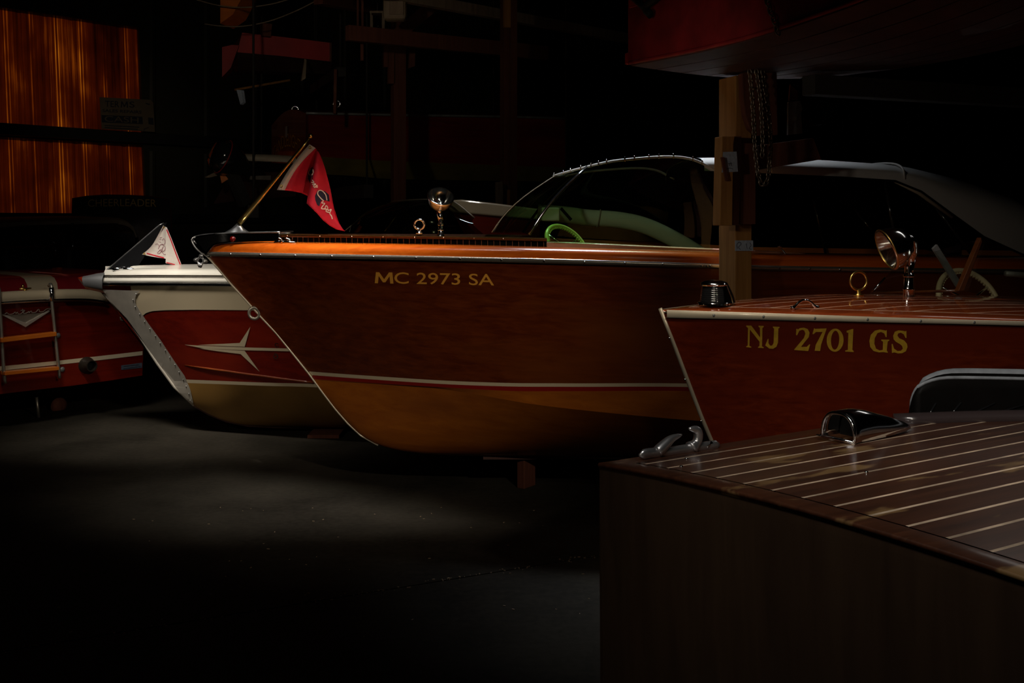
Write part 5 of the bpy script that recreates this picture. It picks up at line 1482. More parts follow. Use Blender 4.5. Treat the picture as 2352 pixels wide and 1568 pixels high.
# lifting ring
c = deck_at(1972, 679)
rad = 21 * (DF.w(c).y) / F
m = MB(); m.torus(c + Vector((0, 0, rad + 0.022)), rad, 0.0052, axis=DF.Ri @ Vector((0.25, -1, 0)), n=34, m=10); m.lathe([(0.02, 0.0), (0.02, 0.004), (0.009, 0.010), (0.008, 0.024)], c=c, n=16); m.build('lifting_ring', 'brass', nj, smooth=True)
# spotlight turned to the left
c = DF.on_y(2087, 684, 0.0)
m = MB(); m.lathe([(0.052, -0.004), (0.052, 0.004), (0.022, 0.008), (0.021, 0.03), (0.024, 0.034), (0.019, 0.040), (0.019, 0.082), (0.023, 0.086), (0.023, 0.094), (0.016, 0.100), (0.015, 0.125), (0.0, 0.13)], c=c, n=24); st_ = m.build('spotlight_stand', 'chrome', nj, smooth=True, auto=40)
hx = DF.on_y(2040, 572, 0.0)
ax = (DF.R.transposed() @ Vector((-0.92, -0.06, -0.38))).normalized()
m = MB(); m.lathe([(0.0, -0.10), (0.025, -0.097), (0.052, -0.080), (0.070, -0.050), (0.080, -0.02), (0.083, 0.0), (0.083, 0.009), (0.078, 0.011)], c=hx, axis=ax, n=40, cap=False); bo_ = m.build('spotlight_bowl', 'chrome', nj, smooth=True)
m = MB(); m.lathe([(0.078, 0.006), (0.055, -0.035), (0.03, -0.058), (0.0, -0.066)], c=hx, axis=ax, n=40, cap=False); m.build('reflector', 'chrome', bo_, smooth=True)
m = MB(); m.lathe([(0.078, 0.007), (0.04, 0.014), (0.0, 0.017)], c=hx, axis=ax, n=40, cap=False); m.build('lens', 'clear_glass', bo_, smooth=True)
m = MB(); m.tube(smooth_line([c + Vector((0, 0, 0.10)), c + Vector((0.015, 0, 0.15)), hx - ax * 0.10, hx - ax * 0.08], 14), [0.016] * 6 + [0.022] * 8, 12); m.build('swivel', 'chrome', bo_, smooth=True)
m = MB(); m.torus(hx + ax * 0.006, 0.083, 0.003, axis=ax, n=40, m=8); m.build('lens_rim', 'brass', bo_, smooth=True)
# V windshield: far pane, centre post, near pane
cb0 = DF.on_y(2208, 667, 0.0); ct0 = DF.on_y(2253, 548, 0.0)
fb = DF.on_y(2001, 673, 0.50); ft = DF.on_y(2047, 622, 0.46); fm = DF.on_y(2120, 586, 0.30)
def pane(pts, nm):
    m = MB(); m.prism(pts, (0.004, 0, 0.003)); return m.build(nm, 'clear_glass', nj)
pane([fb, ft, fm, ct0, cb0], 'windshield_pane')
pane([Vector((p.x, -p.y, p.z)) for p in (fb, ft, fm, ct0, cb0)], 'windshield_pane')
m = MB(); m.prism([DF.on_y(px, py, -0.012) for px, py in [(2202, 668), (2216, 668), (2256, 556), (2254, 545)]] , (0, 0.024, 0)); m.build('windshield_post', 'toe_wood', nj, bevel=0.002)
m = MB(); m.tube([fb, fb.lerp(ft, 0.7)], [0.008, 0.004], 8); m.build('pane_bracket', 'chrome', nj, smooth=True)
m = MB(); m.tube([fb, cb0], 0.006, 8); m.build('pane_sill', 'toe_wood', nj, smooth=True)
# steering wheel and a pale bar for the reflection in the glass
wc = DF.on_y(2226, 692, 0.30)
rW = 78 * DF.w(wc).y / F
wax = (DF.Ri @ Vector((0.25, -0.85, 0.46))).normalized()
m = MB(); m.torus(wc, rW, 0.0125, axis=wax, n=48, m=10); wh = m.build('steering_wheel', 'wheel_cream', nj, smooth=True)
qz = wax.to_track_quat('Z', 'Y')
m = MB()
for k in range(60):
    a = 2 * PI * k / 60
    m.box(wc + qz @ Vector(((rW - 0.013) * math.cos(a), (rW - 0.013) * math.sin(a), 0)), (0.008, 0.007, 0.010), qz.to_matrix() @ Matrix.Rotation(a, 3, 'Z'))
m.build('finger_grips', 'wheel_cream', wh)
m = MB()
for k in range(3):
    a = 2 * PI * k / 3 + 0.5
    m.tube([wc, wc + qz @ Vector((rW * math.cos(a), rW * math.sin(a), 0))], 0.006, 6)
m.tube([wc, wc - wax * 0.25], 0.015, 8); m.build('wheel_spokes', 'chrome', wh, smooth=True)
m = MB(); m.beam(DF.on_y(2146, 566, 0.26), DF.on_y(2205, 660, 0.26), 0.012, 0.028); m.build('glass_reflection', 'grey_piping', nj)  # solid bar added in place of a reflection on the windshield
m = MB(); m.tube([DF.on_y(px, py, 0.05) for px, py in ((2310, 628), (2352, 632), (2420, 640))], 0.012, 8); m.build('grab_rail', 'galvanised', nj, smooth=True)
for xx, lab in ((1.3, 'dark timber cradle under the fore part of the NJ runabout'), (3.0, 'dark timber cradle under the stern of the NJ runabout')):
    p = DF.w((xx, 0, 0)); block('boat_cradle', lab, (p.x, p.y, 0), (0.16, 0.6, stD(xx) - 0.004), 'post_dark', 'cradle', 22.0)

# ================================================================== FOREGROUND STERN
EH, EB = 0.85, 1.12
corner = P(1377, 1063, 0.58 * F / (1063 - HY))
yaw = math.radians(31.0)
EF = Frame(corner.x + EH * math.sin(yaw), corner.y - EH * math.cos(yaw), 31.0)
eb = thing('worn_launch', 'worn dark launch in the foreground, stern to us, with a weathered striped deck', 'boat', EF)
CR = 0.042
def ze(x, y): return 1.12 + CR * (1 - (y / EH) ** 2) + 0.015 * x
def half(x): return EH * (1 - 0.85 * max(0, (x - 1.3) / 3.0) ** 1.7)
LE = 4.3
# transom with a rounded edge board on top
n = 24
tp = [Vector((0.0, EH * (1 - 2 * k / n), ze(0, EH * (1 - 2 * k / n)) - 0.014)) for k in range(n + 1)]
bo = [Vector((0.01, -EH * 0.995, 0.50)), Vector((0.02, -EH * 0.8, 0.40)), Vector((0.02, 0, 0.34)), Vector((0.02, EH * 0.8, 0.40)), Vector((0.01, EH * 0.995, 0.50))]
m = MB(); m.prism(tp + bo, (0.025, 0, 0)); tE = m.build('transom', 'transom_dark', eb)
m = MB()
m.grid([[Vector((dx, p.y, p.z + 0.014 + dz)) for p in tp] for dx, dz in ((0.0, -0.014), (-0.003, -0.009), (-0.005, -0.005), (-0.004, -0.001), (0.0, 0.001), (0.055, 0.0), (0.055, -0.012))])
m.build('transom_board', 'deck_worn', eb, smooth=True, auto=50)
# sides and bottom
xsE = [LE * (k / 30) for k in range(31)]
for s in (-1, 1):
    m = MB(); m.grid([[Vector((x, s * half(x) * w_, z + 0.12 * max(0, x - 1.5) * (1 if z < 1 else 0.3))) for x in xsE] for w_, z in ((1.0, 1.108), (1.0, 0.9), (0.995, 0.50))]); m.build('side', 'transom_dark', eb, smooth=True)
    m = MB(); m.grid([[Vector((x, s * half(x) * w_, z + 0.12 * max(0, x - 1.5))) for x in xsE] for w_, z in ((0.995, 0.50), (0.8, 0.40), (0.0, 0.34))]); m.build('bottom', 'dark_bottom', eb, smooth=True)
def x_end(y): return 1.42 - 0.68 * (y / EH) ** 2
wside = 0.075
for s in (-1, 1):
    xx = [0.0 + 1.6 * k / 20 for k in range(21)]
    m = MB(); m.grid([[Vector((x, s * (half(x) - o), ze(x, half(x) - o) + (-0.012 if o == -0.004 else 0))) for x in xx] for o in (-0.004, 0.0, wside)]); m.build('covering_board', 'deck_worn', eb)
yl = [-(EH - wside) + 2 * (EH - wside) * k / 30 for k in range(31)]
m = MB(); m.grid([[Vector((0.05 + (x_end(y) - 0.05) * t, y, ze(0.05 + (x_end(y) - 0.05) * t, y) - 0.003)) for y in yl] for t in [j / 10 for j in range(11)]]); m.build('caulking', 'caulk_worn', eb)
pw, gap = 0.083, 0.0085
npk = int(2 * (EH - wside) / pw)
y0 = -(npk * pw) / 2
pk = []
for i in range(npk + 2):
    ya = max(y0 + (i - 1) * pw + gap / 2, -(EH - wside) + 0.004); yb = min(y0 + i * pw - gap / 2, EH - wside - 0.004)
    if yb - ya < 0.01: continue
    ra = []; rb = []
    for k in range(14):
        t = k / 13
        xa_ = 0.058 + (x_end(ya) - 0.058) * t; xb_ = 0.058 + (x_end(yb) - 0.058) * t
        ra.append(Vector((xa_, ya, ze(xa_, ya)))); rb.append(Vector((xb_, yb, ze(xb_, yb))))
    m = MB(); m.grid([[p - Vector((0, 0, 0.004)) for p in ra], ra, rb, [p - Vector((0, 0, 0.004)) for p in rb]])
    pk.append(m.build('deck_plank', 'deck_worn', eb))
    ys = y0 + (i - 1) * pw
    if abs(ys) < EH - wside - 0.02:
        sa = []; sb2 = []
        for k in range(14):
            xx = 0.058 + (x_end(ys) - 0.058) * k / 13
            sa.append(Vector((xx, ys - gap / 2, ze(xx, ys - gap / 2)))); sb2.append(Vector((xx, ys + gap / 2, ze(xx, ys + gap / 2))))
        mm = MB(); mm.grid([sa, sb2]); mm.build('seam', 'caulk_worn', eb)
bvE = bvh_of(pk, EF)
scw = None
for px, py in ((1990, 1085), (1577, 1054), (1452, 1063), (1501, 1069), (2210, 1248), (2045, 1242), (1565, 1072)):
    h = hit(bvE, px, py, 0.001)
    if h is None: continue
    p = EF.l(h)
    if scw is None:
        mm = MB(); mm.lathe([(0, 0.003), (0.004, 0.002), (0.005, -0.001)], n=10); o = mm.build('deck_screw', 'chrome', eb, smooth=True); scw = o.data; o.location = p
    else: inst('deck_screw', scw, eb, p)
# coaming roll along the front edge of the deck
yy = [0.74 - 1.48 * k / 40 for k in range(41)]
cp = [Vector((x_end(y) + 0.012, y, ze(x_end(y), y) + 0.008)) for y in yy]
m = MB(); m.tube(cp, 0.021, 14); m.build('coaming_roll', 'coaming_dark', eb, smooth=True)
both('side_coaming', [[Vector((x, -(half(x) - 0.10) * 1.0, z)) for x in [1.0 + 2.4 * k / 12 for k in range(13)]] for z in (1.14, 0.75)], 'coaming_dark', eb)
m = MB(); m.box((2.3, 0, 0.72), (1.9, 1.3, 0.03)); m.build('cockpit_sole', 'black_vinyl', eb)
# upholstered seat with grey welt
rows = []
for k in range(33):
    y = 0.765 - (0.10 * (k / 10) ** 1.5 if k <= 10 else 0.10 + 1.25 * (k - 10) / 22)
    x = x_end(min(y, 0.74)) + 0.10
    u_ = min(1.0, (0.765 - y) / 0.075)
    rd = 0.085 * (1 - math.sqrt(max(0.0, 1 - (1 - u_) ** 2)))
    zt = 1.268 + 0.010 * math.sin(PI * min(1, k / 26)) - rd
    pr = [(0.0, 0.75), (0.0, zt - 0.04), (0.008, zt - 0.015), (0.03, zt), (0.085, zt + 0.004), (0.115, zt - 0.02), (0.12, 0.75)]
    rows.append([Vector((x + dx, y, z)) for dx, z in pr])
m = MB(); m.grid(rows); m.add(rows[0], [tuple(range(7))]); seat = m.build('seat_back', 'black_vinyl', eb, smooth=True, auto=60)
m = MB(); m.tube([r[3] + Vector((0.014, 0, 0.001)) for r in rows], 0.0075, 8, flat=1.8); m.build('seat_welt', 'grey_piping', seat, smooth=True)
m = MB(); m.tube([r[2] + Vector((0.004, 0, 0.004)) for r in rows], 0.005, 8); m.build('seat_welt', 'grey_piping', seat, smooth=True)
for px in (2155, 2215, 2278, 2342):
    a = EF.on_y(px, 924, 0); k = min(range(33), key=lambda j: abs(CX + F * EF.w(rows[j][1]).x / EF.w(rows[j][1]).y - px)); k2 = max(k - 2, 0)
    m = MB(); m.tube([rows[k2][0].lerp(rows[k2][1], 0.80) + Vector((-0.001, 0, 0)), rows[k][0].lerp(rows[k][1], 0.92) + Vector((-0.001, 0, 0))], 0.0025, 6); m.build('pleat', 'black_gloss', seat, smooth=True)
# clamshell vent
v0 = EF.on_z(1926, 1009, ze(0.7, 0.55)); v1 = EF.on_z(2090, 979, ze(1.0, 0.55))
ln = (v1 - v0).length; dx = (v1 - v0).normalized(); dy = Vector((-dx.y, dx.x, 0)).normalized()
hw, ht = 0.052, 0.066
rows = []
for k in range(13):
    t = k / 12
    wsc = (1 - t ** 2.2) ** 0.6 if t < 1 else 0.0; hs = (1.0 + 0.10 * math.sin(PI * min(1, t * 2.2))) * (1 - t ** 2.0) if t < 1 else 0.0
    base = v0 + dx * (ln * t)
    rows.append([base + dy * (hw * wsc * math.copysign(abs(math.cos(PI * j / 18)) ** 0.75, math.cos(PI * j / 18))) + Vector((0, 0, ht * hs * math.sin(PI * j / 18) ** 0.8)) for j in range(19)])
m = MB(); m.grid(rows); vent = m.build('vent_cowl', 'chrome', eb, smooth=True, solid=0.004)
m = MB(); m.tube(rows[0], 0.005, 8); m.tube([rows[0][0], rows[0][-1]], 0.005, 8); m.build('vent_lip', 'chrome', vent, smooth=True)
tc_ = v0 + dx * 0.06
m = MB(); m.grid([[tc_ + (p - v0) * 0.9 for p in rows[0]], [Vector(((tc_ + (p - v0) * 0.9).x, (tc_ + (p - v0) * 0.9).y, v0.z)) for p in rows[0]]]); m.build('vent_throat', 'dark_hole', vent)
m = MB(); m.lathe([(0.0, 0.003), (0.016, 0.002), (0.018, 0.0)], c=v0 + dy * 0.06 + dx * 0.01, n=14); m.build('vent_flange', 'chrome', vent, smooth=True)
# fairlead chock on the far corner
yk = EH - 0.045
def ek(px, py, y=yk): return EF.on_y(px, py, y)
m = MB(); m.tube(smooth_line([ek(1468, 1046), ek(1490, 1041), ek(1540, 1037), ek(1600, 1028), ek(1652, 1021)], 20), [0.004] + [0.013] * 18 + [0.005], 12, flat=0.6); ck = m.build('chock_base', 'chrome_soft', eb, smooth=True)
m = MB(); m.tube(smooth_line([ek(1510, 1038), ek(1528, 1020), ek(1545, 1006), ek(1566, 998)], 16), [0.014, 0.0145, 0.0145, 0.014, 0.0135, 0.013, 0.0125, 0.012, 0.011, 0.010, 0.009, 0.008, 0.007, 0.006, 0.004, 0.002], 12); m.build('chock_horn', 'chrome_soft', ck, smooth=True)
m = MB(); m.tube(smooth_line([ek(1588, 1029), ek(1600, 1016), ek(1604, 1000), ek(1600, 987), ek(1582, 984)], 18), [0.019, 0.017, 0.015, 0.013, 0.012, 0.012, 0.012, 0.012, 0.012, 0.012, 0.0115, 0.011, 0.010, 0.009, 0.008, 0.007, 0.005, 0.003], 12); m.build('chock_horn', 'chrome_soft', ck, smooth=True)
m = MB(); m.tube([ek(1620, 1026), ek(1632, 1018), ek(1648, 1020)], [0.009, 0.007, 0.004], 10); m.build('chock_toe', 'chrome', ck, smooth=True)
for xx, lab in ((0.7, 'timber cradle under the stern of the worn foreground launch'), (2.6, 'timber cradle under the fore part of the worn foreground launch')):
    p = EF.w((xx, 0, 0)); block('boat_cradle', lab, (p.x, p.y, 0), (0.16, 0.7, 0.335 if xx < 1 else 0.335), 'post_dark', 'cradle', 31.0)

# ================================================================== RED BOAT OVERHEAD
FF = Frame(P(1448, 143, 5.7).x, 5.7, 23.0)
ob = thing('overhead_boat', 'weathered red boat stored overhead at the upper right with a chain over its side', 'boat', FF)
lowp = [(1448, 143), (1540, 125.5), (1620, 109), (1700, 89.5), (1800, 59), (1880, 30), (1960, -2)]
q = [FF.on_x(px, py, 0.0) for px, py in lowp]
ys_ = [v.y for v in q][::-1]; zs_ = [v.z for v in q][::-1]
zl = hermite([ys_[0] - 1.6] + ys_, [zs_[0] + 0.30] + zs_)
YE = ys_[0] - 1.6
def xin(y):
    t = max(0.0, (-y - 1.2) / (-YE - 1.2))
    return 0.62 * t ** 2.4
yv = [YE * k / 30 for k in range(31)]
WD_ = 1.25
side = [[Vector((xin(y) * f, y, zl(y) + h)) for y in yv] for h, f in ((0.0, 1.0), (0.16, 0.93), (0.285, 0.9))]
m = MB(); m.grid(side); sd = m.build('side', 'red_old_paint', ob, smooth=True)
m = MB(); m.grid([[Vector((xin(y) * 0.9 - 0.004, y, zl(y) + h)) for y in yv] for h in (0.285, 0.335)]); m.build('upper_strake', 'red_old_paint', ob, smooth=True, solid=0.008)
m = MB(); m.grid([[Vector((xin(y) * 0.9, y, zl(y) + h)) for y in yv] for h in (0.335, 0.52)]); m.build('white_band', 'cream_paint', ob, smooth=True)
m = MB(); m.grid([[Vector((2 * WD_ / 2 - xin(y) * f, y, zl(y) + h)) for y in yv] for h, f in ((0.0, 1.0), (0.3, 0.9), (0.52, 0.9))]); m.build('side', 'red_old_paint', ob, smooth=True)
m = MB(); m.tube([Vector((xin(y) - 0.004, y, zl(y) - 0.003)) for y in yv], 0.011, 8); m.build('chine_strip', 'red_old_paint', ob, smooth=True)
for k in range(8):
    a = k / 8 + 0.004; b_ = (k + 1) / 8 - 0.004
    m = MB(); m.grid([[Vector((xin(y) + (WD_ - 2 * xin(y)) * f, y, zl(y) - 0.006 - 0.03 * math.sin(PI * f))) for y in yv] for f in (a, b_)]); m.build('bottom_plank', 'dark_bottom', ob, solid=0.012, offset=-1)
m = MB(); m.prism([Vector((0, 0, zl(0))), Vector((WD_, 0, zl(0))), Vector((WD_, 0, zl(0) + 0.52)), Vector((0, 0, zl(0) + 0.52))], (0, 0.025, 0)); m.build('transom', 'red_old_paint', ob)
m = MB(); m.box((-0.004, 0.012, zl(0) + 0.02), (0.03, 0.03, 0.06)); m.build('corner_block', 'red_paint', ob, bevel=0.004)
# rubber strap over the upper edge near the stern
m = MB(); m.tube(smooth_line([FF.on_x(px, py, -0.035) for px, py in ((1512, -12), (1490, 8), (1482, 20), (1494, 34))], 16), 0.022, 10, flat=0.7); m.build('strap_end', 'rubber', ob, smooth=True)
m = MB(); m.tube([FF.on_x(px, py, -0.03) for px, py in ((1450, -10), (1470, 8), (1486, 22))], 0.018, 10); m.build('strap_end', 'rubber', ob, smooth=True)
# chains
def chain_links(m, pts, L_=0.034, r=0.004):
    pts = smooth_line(pts, 400)
    ln = [0.0]
    for a, b_ in zip(pts, pts[1:]): ln.append(ln[-1] + (b_ - a).length)
    nl = max(2, int(ln[-1] / (L_ * 0.62)))
    cs = resample(pts, nl)
    for i, c in enumerate(cs):
        t = (cs[min(i + 1, nl - 1)] - cs[max(i - 1, 0)]).normalized()
        u = Vector((0, 0, 1)) if abs(t.z) < 0.8 else Vector((1, 0, 0))
        s1_ = t.cross(u).normalized(); s2_ = t.cross(s1_).normalized()
        s_ = s1_ if i % 2 else s2_
        m.tube([c + t * (L_ / 2 * math.cos(2*PI*k/10)) + s_ * (L_ * 0.33 * math.sin(2*PI*k/10)) for k in range(10)], r, 5, closed=True)
ch = thing('hoist_chain', 'dark steel chain slung over the side of the overhead red boat', 'chain', FF)
m = MB(); chain_links(m, [FF.on_x(px, py, -0.022) for px, py in ((1757, -12), (1768, 22), (1778, 48), (1786, 74))]); tag(m.build('links', 'chain_steel', ch, smooth=True), kind='stuff')
ch2 = thing('hoist_chain', 'slack loop of rusty chain hanging beside the tagged timber post', 'chain', fA)
m = MB(); yc = -0.16
chain_links(m, [fA.on_y(px, py, yc) for px, py in ((1722, 166), (1728, 230), (1732, 300), (1735, 350), (1742, 400), (1752, 426), (1763, 412), (1768, 370), (1770, 320), (1764, 250), (1752, 166))])
chain_links(m, [fA.on_y(px, py, yc - 0.04) for px, py in ((1738, 166), (1748, 240), (1752, 330), (1751, 355))])
tag(m.build('links', 'chain_steel', ch2, smooth=True), kind='stuff')
hb = thing('hoist_board', 'dark round-ended board hung on a chain under the overhead red boat', 'board', fA)
m = MB(); m.prism([fA.on_y(px, py, -0.10) for px, py in [(1704, 168), (1712, 166), (1740, 166), (1785, 166), (1788, 310), (1740, 312), (1722, 296), (1712, 265), (1706, 220)]], (0, 0.04, 0)); m.build('panel', 'post_dark', hb, bevel=0.006)
m = MB(); m.lathe([(0, 0.006), (0.006, 0.004), (0.008, 0.0)], c=fA.on_y(1732, 203, -0.104), axis=(0, -1, 0), n=10); m.build('bolt', 'brass', hb, smooth=True)
pu = thing('hoist_pulley', 'round dark pulley with a grey side plate hanging right of the tagged post', 'pulley', fA)
m = MB(); m.lathe([(0.0, -0.03), (0.14, -0.03), (0.12, 0.0), (0.14, 0.03), (0.0, 0.03)], c=fA.on_y(1872, 230, 0.10), axis=(0, -1, 0.1), n=36); m.build('sheave', 'black_vinyl', pu, smooth=True, auto=40)
m = MB(); m.prism([fA.on_y(px, py, -0.02) for px, py in [(1811, 234), (1838, 231), (1843, 250), (1840, 260), (1843, 306), (1810, 310)]], (0, 0.012, 0)); m.build('side_plate', 'galvanised', pu)
m = MB(); m.prism([fA.on_y(px, py, 0.03) for px, py in [(1816, 193), (1832, 210), (1832, 228), (1813, 231)]], (0, 0.012, 0)); m.build('hanger_plate', 'post_dark', pu)
m = MB(); m.beam(fA.on_y(1850, 180, 0.10), fA.on_y(1862, 232, 0.10), 0.03, 0.03); m.build('hanger', 'girt_dark', pu)
rp = tag(MB().prism([fA.on_y(px, py, 0.02) for px, py in [(1742, 334), (1868, 317), (1886, 366), (1742, 390)]], (0, 0.05, 0)).build('rack_plank', 'post_dark'), 'brown offcut plank fixed crosswise right of the tagged post', 'plank')
rp.location = fA.o; rp.rotation_euler = (0, 0, fA.a)
p = FF.w((0.9, -0.05, 0))
bearer('dark bearer carrying the stern of the overhead red boat', FF.w((0.75, -0.5, zl(-0.5) - 0.12)), FF.w((2.6, -0.5, zl(-0.5) - 0.12)), 0.1, 0.10, (0.97,))
bearer('dark bearer carrying the forward end of the overhead red boat', FF.w((0.3, YE * 0.8, zl(YE * 0.8) - 0.15)), FF.w((2.6, YE * 0.8, zl(YE * 0.8) - 0.15)), 0.1, 0.10, (0.97,))

# ================================================================== STORED BOATS IN THE DARK BACKGROUND
GF = Frame((702 - CX) * 11.0 / F, 11.0, 25.0)
gb = thing('stored_launch', 'dark red boat with gold lettered stern on the rack behind the flag', 'boat', GF)
tpx = [(702, 260), (800, 262), (905, 264), (1150, 268), (1300, 272)]; bpx = [(702, 357), (800, 364), (905, 370), (1150, 379), (1300, 385)]; kpx = [(702, 398), (800, 403), (905, 411), (1150, 415), (1300, 418)]
T_ = smooth_line([GF.on_y(px, py, 0) for px, py in tpx], 24); B_ = smooth_line([GF.on_y(px, py, 0) for px, py in bpx], 24); K_ = smooth_line([GF.on_y(px, py, 0.25) for px, py in kpx], 24)
m = MB(); m.grid([T_, B_]); m.build('side', 'mahogany_red', gb, smooth=True)
m = MB(); m.grid([[p.lerp(q_, t) for p, q_ in zip(B_, K_)] for t in (0, 0.35)]); m.build('bottom_upper', 'yellow_bottom', gb, smooth=True)
m = MB(); m.grid([[p.lerp(q_, t) for p, q_ in zip(B_, K_)] for t in (0.35, 1.0)]); m.build('bottom_lower', 'yellow_bottom', gb, smooth=True)
W_ = 1.55
m = MB(); m.grid([[p + Vector((0, 0.25, 0)) for p in K_], [Vector((p.x, W_, q_.z)) for p, q_ in zip(B_, B_)], [Vector((p.x, W_, p.z)) for p in T_]]); m.build('far_side', 'mahogany_red', gb, smooth=True)
m = MB(); m.grid([[Vector((p.x, W_ * t, p.z + 0.10 * math.sin(PI * t))) for p in T_] for t in [k / 10 for k in range(11)]]); m.build('deck', 'mahogany_red', gb, smooth=True)
m = MB(); m.tube([p + Vector((0, -0.01, 0)) for p in T_], 0.014, 8); m.build('rub_rail', 'galvanised', gb, smooth=True)
z0_, z1_ = B_[0].z, T_[0].z
tr = [Vector((0, W_ * t, z1_ + 0.10 * math.sin(PI * t))) for t in [k / 16 for k in range(17)]] + [Vector((0, W_, z0_ - 0.1)), Vector((0, W_ / 2, z0_ - 0.28)), Vector((0, 0.0, z0_ - 0.1))]
m = MB(); m.prism(tr, (0.03, 0, 0)); tg_ = m.build('transom', 'mahogany_red', gb)
bvG = bvh_of([tg_], GF)
def gmap(u, v):
    y = W_ * (0.93 - 0.80 * u); z = z0_ + 0.03 + 0.14 * v + 0.11 * math.sin(PI * u)
    wv = GF.w((0, y, z)); return (CX + F * wv.x / wv.y, HY - F * (wv.z - EYE) / wv.y)
text_on('letter', 'CANDLELIGHT', gmap, bvG, GF, 'gold_leaf', gb, 0.004)
lab_ = [GF.w((0, W_ * 0.52 + a, z0_ + 0.24 + b_)) for a, b_ in ((-0.05, 0), (0.05, 0), (0.05, 0.12), (-0.05, 0.12))]
decal('sticker', [[(CX + F * v.x / v.y, HY - F * (v.z - EYE) / v.y) for v in lab_]], bvG, GF, 'canvas_white', gb, 0.006)
for x_, y_ in ((0.10, 0.85), (0.35, 0.1)):
    m = MB(); m.torus(Vector((x_, y_, z1_ + 0.12)), 0.035, 0.01, axis=(0.3, 1, 0), n=18, m=8); m.build('deck_ring', 'chrome', gb, smooth=True)
bearer('dark rack bearer under the stern of the dark red stored boat', GF.w((0.6, -0.2, z0_ - 0.36)), GF.w((0.6, 1.9, z0_ - 0.36)), 0.1, 0.14)
bearer('dark rack bearer under the middle of the dark red stored boat', GF.w((2.9, -0.2, z0_ - 0.40)), GF.w((2.9, 1.9, z0_ - 0.40)), 0.1, 0.14)

# small boat with white gunwale and an outboard motor, left of the flag
HF = Frame((520 - CX) * 10.2 / F, 10.2, 10.0)
hb_ = thing('outboard_dinghy', 'small dark dinghy with pale gunwale left of the brass staff', 'boat', HF)
g1 = [HF.on_y(px, py, 0) for px, py in [(512, 374), (520, 367), (540, 362), (622, 364), (680, 367)]]
m = MB(); m.grid([[p + Vector((0, dy, dz)) for p in smooth_line(g1, 20)] for dy, dz in ((-0.02, -0.03), (-0.03, -0.01), (-0.02, 0.02), (0.05, 0.04), (0.9, 0.05))]); m.build('gunwale', 'canvas_beige', hb_, smooth=True)
s1_ = smooth_line([HF.on_y(px, py, 0) for px, py in [(515, 378), (540, 373), (622, 374), (680, 376)]], 16); s2_ = smooth_line([HF.on_y(px, py, 0.1) for px, py in [(530, 400), (555, 395), (622, 395), (680, 395)]], 16); s3_ = smooth_line([HF.on_y(px, py, 0.4) for px, py in [(490, 468), (540, 462), (622, 455), (680, 450)]], 16)
m = MB(); m.grid([s1_, s2_]); m.build('upper_side', 'black_vinyl', hb_, smooth=True)
m = MB(); m.grid([s2_, s3_]); m.build('hull', 'dark_bottom', hb_, smooth=True)
m = MB(); m.prism([HF.on_y(px, py, -0.02) for px, py in [(505, 402), (533, 396), (534, 405), (509, 421)]], (0, 0.05, 0)); m.build('stern_board', 'ladder_tread', hb_)
m = MB(); m.prism([HF.on_y(px, py, -0.03) for px, py in [(470, 407), (498, 393), (499, 403), (480, 408)]], (0, 0.05, 0)); m.build('splash_rail', 'grey_plank', hb_)
m = MB(); m.prism([HF.on_y(px, py, 0.02) for px, py in [(575, 404), (622, 403), (622, 413), (573, 412)]], (0, 0.02, 0)); m.build('number_panel', 'exhaust_metal', hb_)
om = thing('outboard_motor', 'glossy black tilted outboard motor cowl above the pale gunwale of the dinghy', 'motor', HF)
ca = HF.on_y(508, 358, -0.06)
ax = Vector((-0.75, -0.35, 0.35)).normalized()
m = MB(); m.lathe([(0.0, 0.10), (0.10, 0.085), (0.155, 0.03), (0.165, -0.03), (0.15, -0.10), (0.09, -0.24), (0.05, -0.42), (0.0, -0.5)], c=ca, axis=ax, n=28); m.build('cowl', 'black_gloss', om, smooth=True)
m = MB(); m.torus(ca - ax * 0.02, 0.165, 0.005, axis=ax, n=36, m=6); m.build('red_band', 'red_paint', om, smooth=True)
m = MB(); m.beam(ca - ax * 0.1 + Vector((0, 0, -0.1)), ca - ax * 0.25 + Vector((0, 0.05, -0.35)), 0.08, 0.1); m.build('bracket', 'girt_dark', om)
bearer('dark rack bearer under the small dinghy with pale gunwale', HF.w((0.25, -0.1, 1.80)), HF.w((0.25, 1.4, 1.80)), 0.1, 0.12)

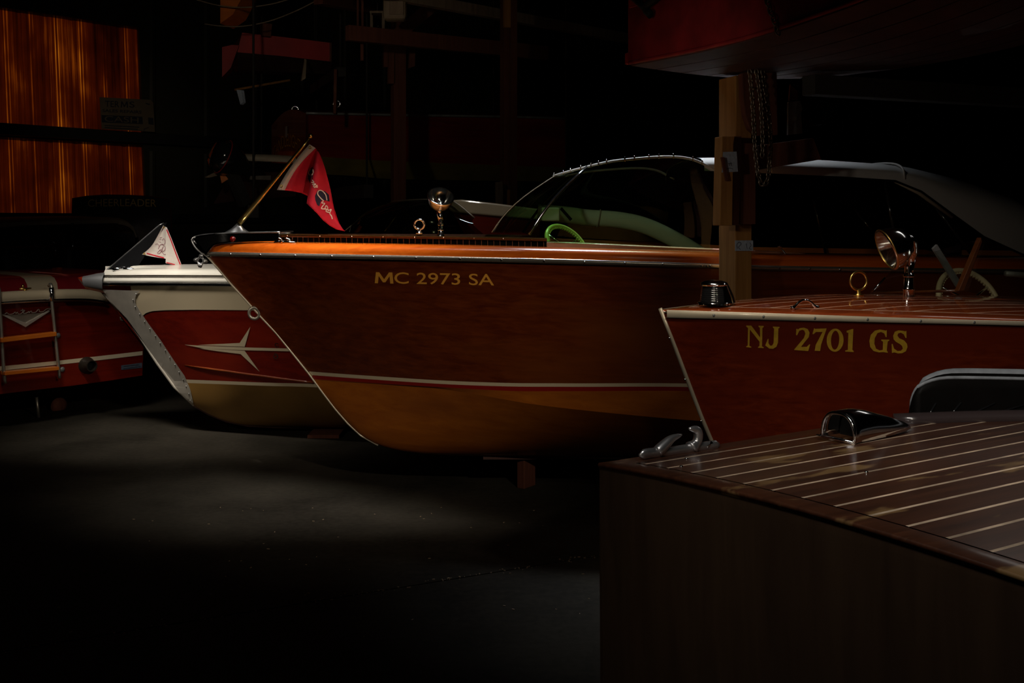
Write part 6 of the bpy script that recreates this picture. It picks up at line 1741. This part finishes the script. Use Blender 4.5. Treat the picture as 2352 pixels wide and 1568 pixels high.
# red dinghy high on the rack
IF = Frame((545 - CX) * 10.8 / F, 10.8, 20.0)
rd = thing('red_dinghy', 'bright red dinghy stored high on the rack at top left', 'boat', IF)
m = MB(); m.prism([IF.on_y(px, py, 0) for px, py in [(510, 108), (533, 103), (549, 104), (541, 125), (530, 156), (510, 177)]], (0.04, 0.3, 0)); m.build('transom', 'red_paint', rd)
A1 = [IF.on_y(px, py, 0.02) for px, py in [(556, 75), (650, 85), (757, 98)]]; A2 = [IF.on_y(px, py, 0.05) for px, py in [(545, 120), (640, 128), (757, 141)]]; A3 = [IF.on_y(px, py, 0.5) for px, py in [(548, 160), (640, 165), (757, 170)]]
m = MB(); m.grid([A1, A2]); m.build('side', 'red_paint', rd)
A4 = [Vector((p.x, 1.15, q_.z)) for p, q_ in zip(A3, A2)]; A5 = [Vector((p.x, 1.2, p.z)) for p in A1]
m = MB(); m.grid([A2, A3, [Vector((p.x, 0.75, p.z)) for p in A3], A4]); m.build('bottom', 'dark_bottom', rd)
m = MB(); m.grid([A4, A5]); m.build('side', 'red_paint', rd)
for e_ in (0, 2):
    m = MB(); m.prism([A1[e_], A2[e_], A3[e_], Vector((A3[e_].x, 0.75, A3[e_].z)), A4[e_], A5[e_]], (0.02, 0, 0)); m.build('end_board', 'post_dark', rd)
m = MB(); m.prism([IF.on_y(px, py, -0.01) for px, py in [(700, 135), (704, 137), (702, 180), (692, 186)]], (0, 0.04, 0)); m.build('fender_strip', 'sign_tan', rd)
m = MB(); m.prism([IF.on_y(px, py, -0.05) for px, py in [(600, 52), (625, 55), (622, 84), (602, 82)]], (0, 0.1, 0)); m.build('thwart_knee', 'post_dark', rd)
wd_ = tag(MB().prism([P(px, py, 10.4) for px, py in [(506, -260), (590, -260), (556, -6), (535, 33), (506, 54)]], (0.05, 0.3, 0)).build('varnished_board', 'ladder_tread'), 'orange varnished board end pointing down from the ceiling at top left', 'board')
bearer('dark rack bearer under the bright red dinghy at top left', IF.w((1.0, -0.2, A3[0].z - 0.07)), IF.w((1.0, 1.4, A3[0].z - 0.07)), 0.1, 0.1)
oa = thing('oar', 'long thin oar with pale blue blade lying below the red dinghy', 'oar')
MB().beam(P(540, 206, 10.5), P(665, 184, 11.0), 0.02, 0.02).build('shaft', 'post_wood', oa)
MB().prism([P(px, py, 10.5) for px, py in [(543, 206), (554, 207), (558, 235), (552, 240)]], (0.02, 0.03, 0)).build('blade', 'tag_blue', oa)
